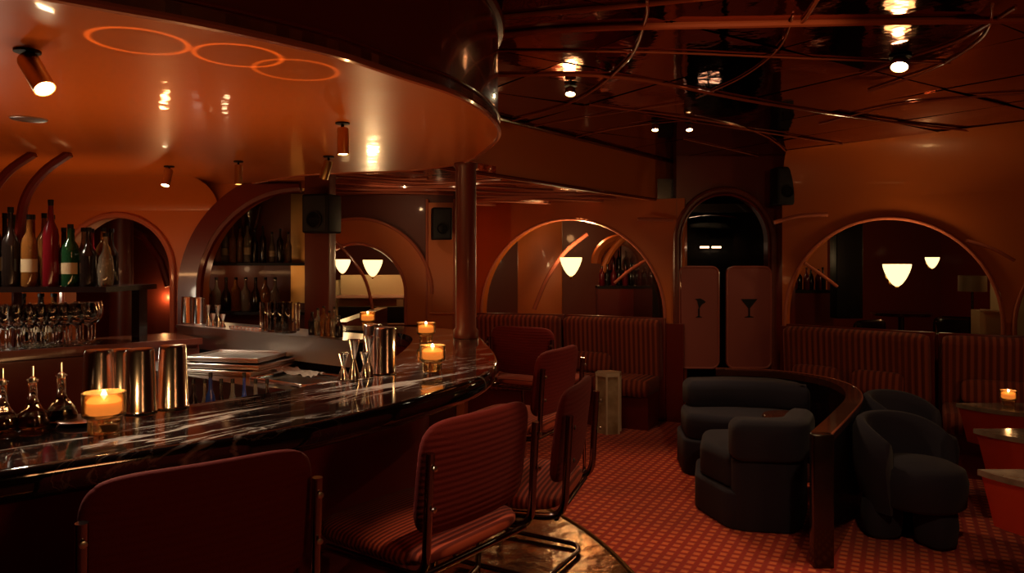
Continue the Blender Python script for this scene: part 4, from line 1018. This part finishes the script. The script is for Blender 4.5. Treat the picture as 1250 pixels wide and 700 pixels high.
for k, (a, e) in enumerate(((728, 790), (775, 850))):
    b = NB(); cx_ = (a+e)/2; rr = (e-a)/2
    tube(b, [P(cx_-rr*math.cos(PI*i/20), 322-rr*.95*math.sin(PI*i/20), 9.25) for i in range(21)], .07, 8); tag(obj('trim_arch', b, 'orange'), ('left' if k == 0 else 'right')+' orange arch round the deepest bottle shelf beyond the left lounge arch', 'arch', None, 'structure')
# behind the right arch
backshelf(P(948, 0, 7.9).x, P(1012, 0, 7.9).x, 7.9, P(0, 354, 7.9).z, 8, 'dark back bar shelf glimpsed right of the saloon doorway', 'on the far shelf right of the saloon doorway')
b = NB(); box(b, -.13, .13, -.08, .08, -.50, .50, bev=.01); tag(obj('black_cabinet', b, 'black', loc=P(1033, 327, 7.3)), 'tall black cabinet standing beyond the right arch', 'cabinet')
b = NB(); box(b, P(950, 0, 8.4).x, P(1010, 0, 8.4).x, 8.4, 8.5, 0, 2.2); struct('wall_beyond', b, 'orange', 'orange wall patch beyond the right arch by the doorway', 'wall')
# dim table and seats beyond the right arch
def far_chair(px, d, label, rz):
    t = thing('dining_chair', label, 'chair', (P(px, 0, d).x, d, 0), rz, 'dark dining chairs beyond the right arch')
    b = NB(); pillow(b, .42, .42, .06, T=TR(0, 0, .45), nx=8, ny=8); obj('seat', b, 'bdark', t)
    b = NB(); pillow(b, .42, .34, .04, T=TR(0, -.19, .80, rx=R(95)), nx=8, ny=8); obj('backrest', b, 'bdark', t)
    for sx in (-1, 1):
        for sy in (-1, 1):
            b = NB(); tube(b, [(sx*.18, sy*.18, 0), (sx*.18, sy*.18, .44)] if sy > 0 else [(sx*.18, -.20, 0), (sx*.18, -.20, .92)], .012, 8); obj('leg', b, 'chrome', t)
far_chair(1040, 6.95, 'dark dining chair beyond the right arch, left of two', .4)
far_chair(1168, 7.35, 'dark dining chair beyond the right arch, right of two', -.5)
t = thing('dining_table', 'dark dining table beyond the right arch under the sconce', 'table', (P(1100, 0, 7.45).x, 7.45, 0))
b = NB(); lathe(b, [(0, .96), (.28, .96), (.29, .975), (.28, .99), (0, .99)], 32); obj('tabletop', b, 'blackwood', t)
b = NB(); lathe(b, [(0, 0), (.22, 0), (.22, .02), (.03, .04), (.03, .96), (0, .96)], 20); obj('pedestal', b, 'blackwood', t)
# cream stepped block at the right edge
t = thing('cream_wall_block', 'cream stepped block at the right edge above the banquette', 'wall block')
q = P(1207, 400, 5.6)
b = NB(); W8 = Wall(tuple(P(1196, 0, 5.95)[:2]), (5.4, 5.35)); 
W8.panel(b, [(0, 0), (1.5, 0), (1.5, 1.38), (.14, 1.38), (.14, 1.10), (0, 1.10)], (), .3); obj('block', b, 'cream', t, smooth=False)
b = NB(); tube(b, [W8.pt(1.5, 1.385, -.005), W8.pt(.14, 1.385, -.005), W8.pt(.14, 1.11, -.005), W8.pt(0, 1.11, -.005)], .012, 8); obj('edge_trim', b, 'onyxtrim', t)
t = thing('floor_lamp', 'dim cream drum lamp just left of the cream stepped block', 'lamp', (P(1187, 0, 7.0).x, 7.0, 0))
b = NB(); lathe(b, [(.11, 1.22), (.12, 1.22), (.12, 1.37), (.11, 1.37)], 28); obj('lamp_shade', b, 'dimshade', t)
b = NB(); lathe(b, [(0, 0), (.12, 0), (.12, .015), (.012, .025), (.012, 1.30), (0, 1.30)], 20); obj('pole', b, 'blackwood', t)
# column and arch beyond the small arch
b = NB(); lathe(b, [(0, 0), (.085, 0), (.085, 2.0), (0, 2.0)], 24, (P(148, 0, 5.7).x, 5.7, 0)); struct('column_beyond', b, 'pin', 'red-brown column seen through the small arch left of the bar', 'column')
b = NB(); tube(b, [P(206, 350, 5.9), P(196, 318, 5.9), P(176, 290, 5.9), P(150, 276, 5.9)], .03, 8); struct('trim_beyond', b, 'darkred', 'dark arch rib seen through the small arch left of the bar', 'rib')
b = NB(); box(b, -4.3, -2.45, 6.2, 6.25, 0, 2.1); struct('wall_behind_arch', b, 'pin', 'brown wall seen through the small arch left of the bar', 'wall')
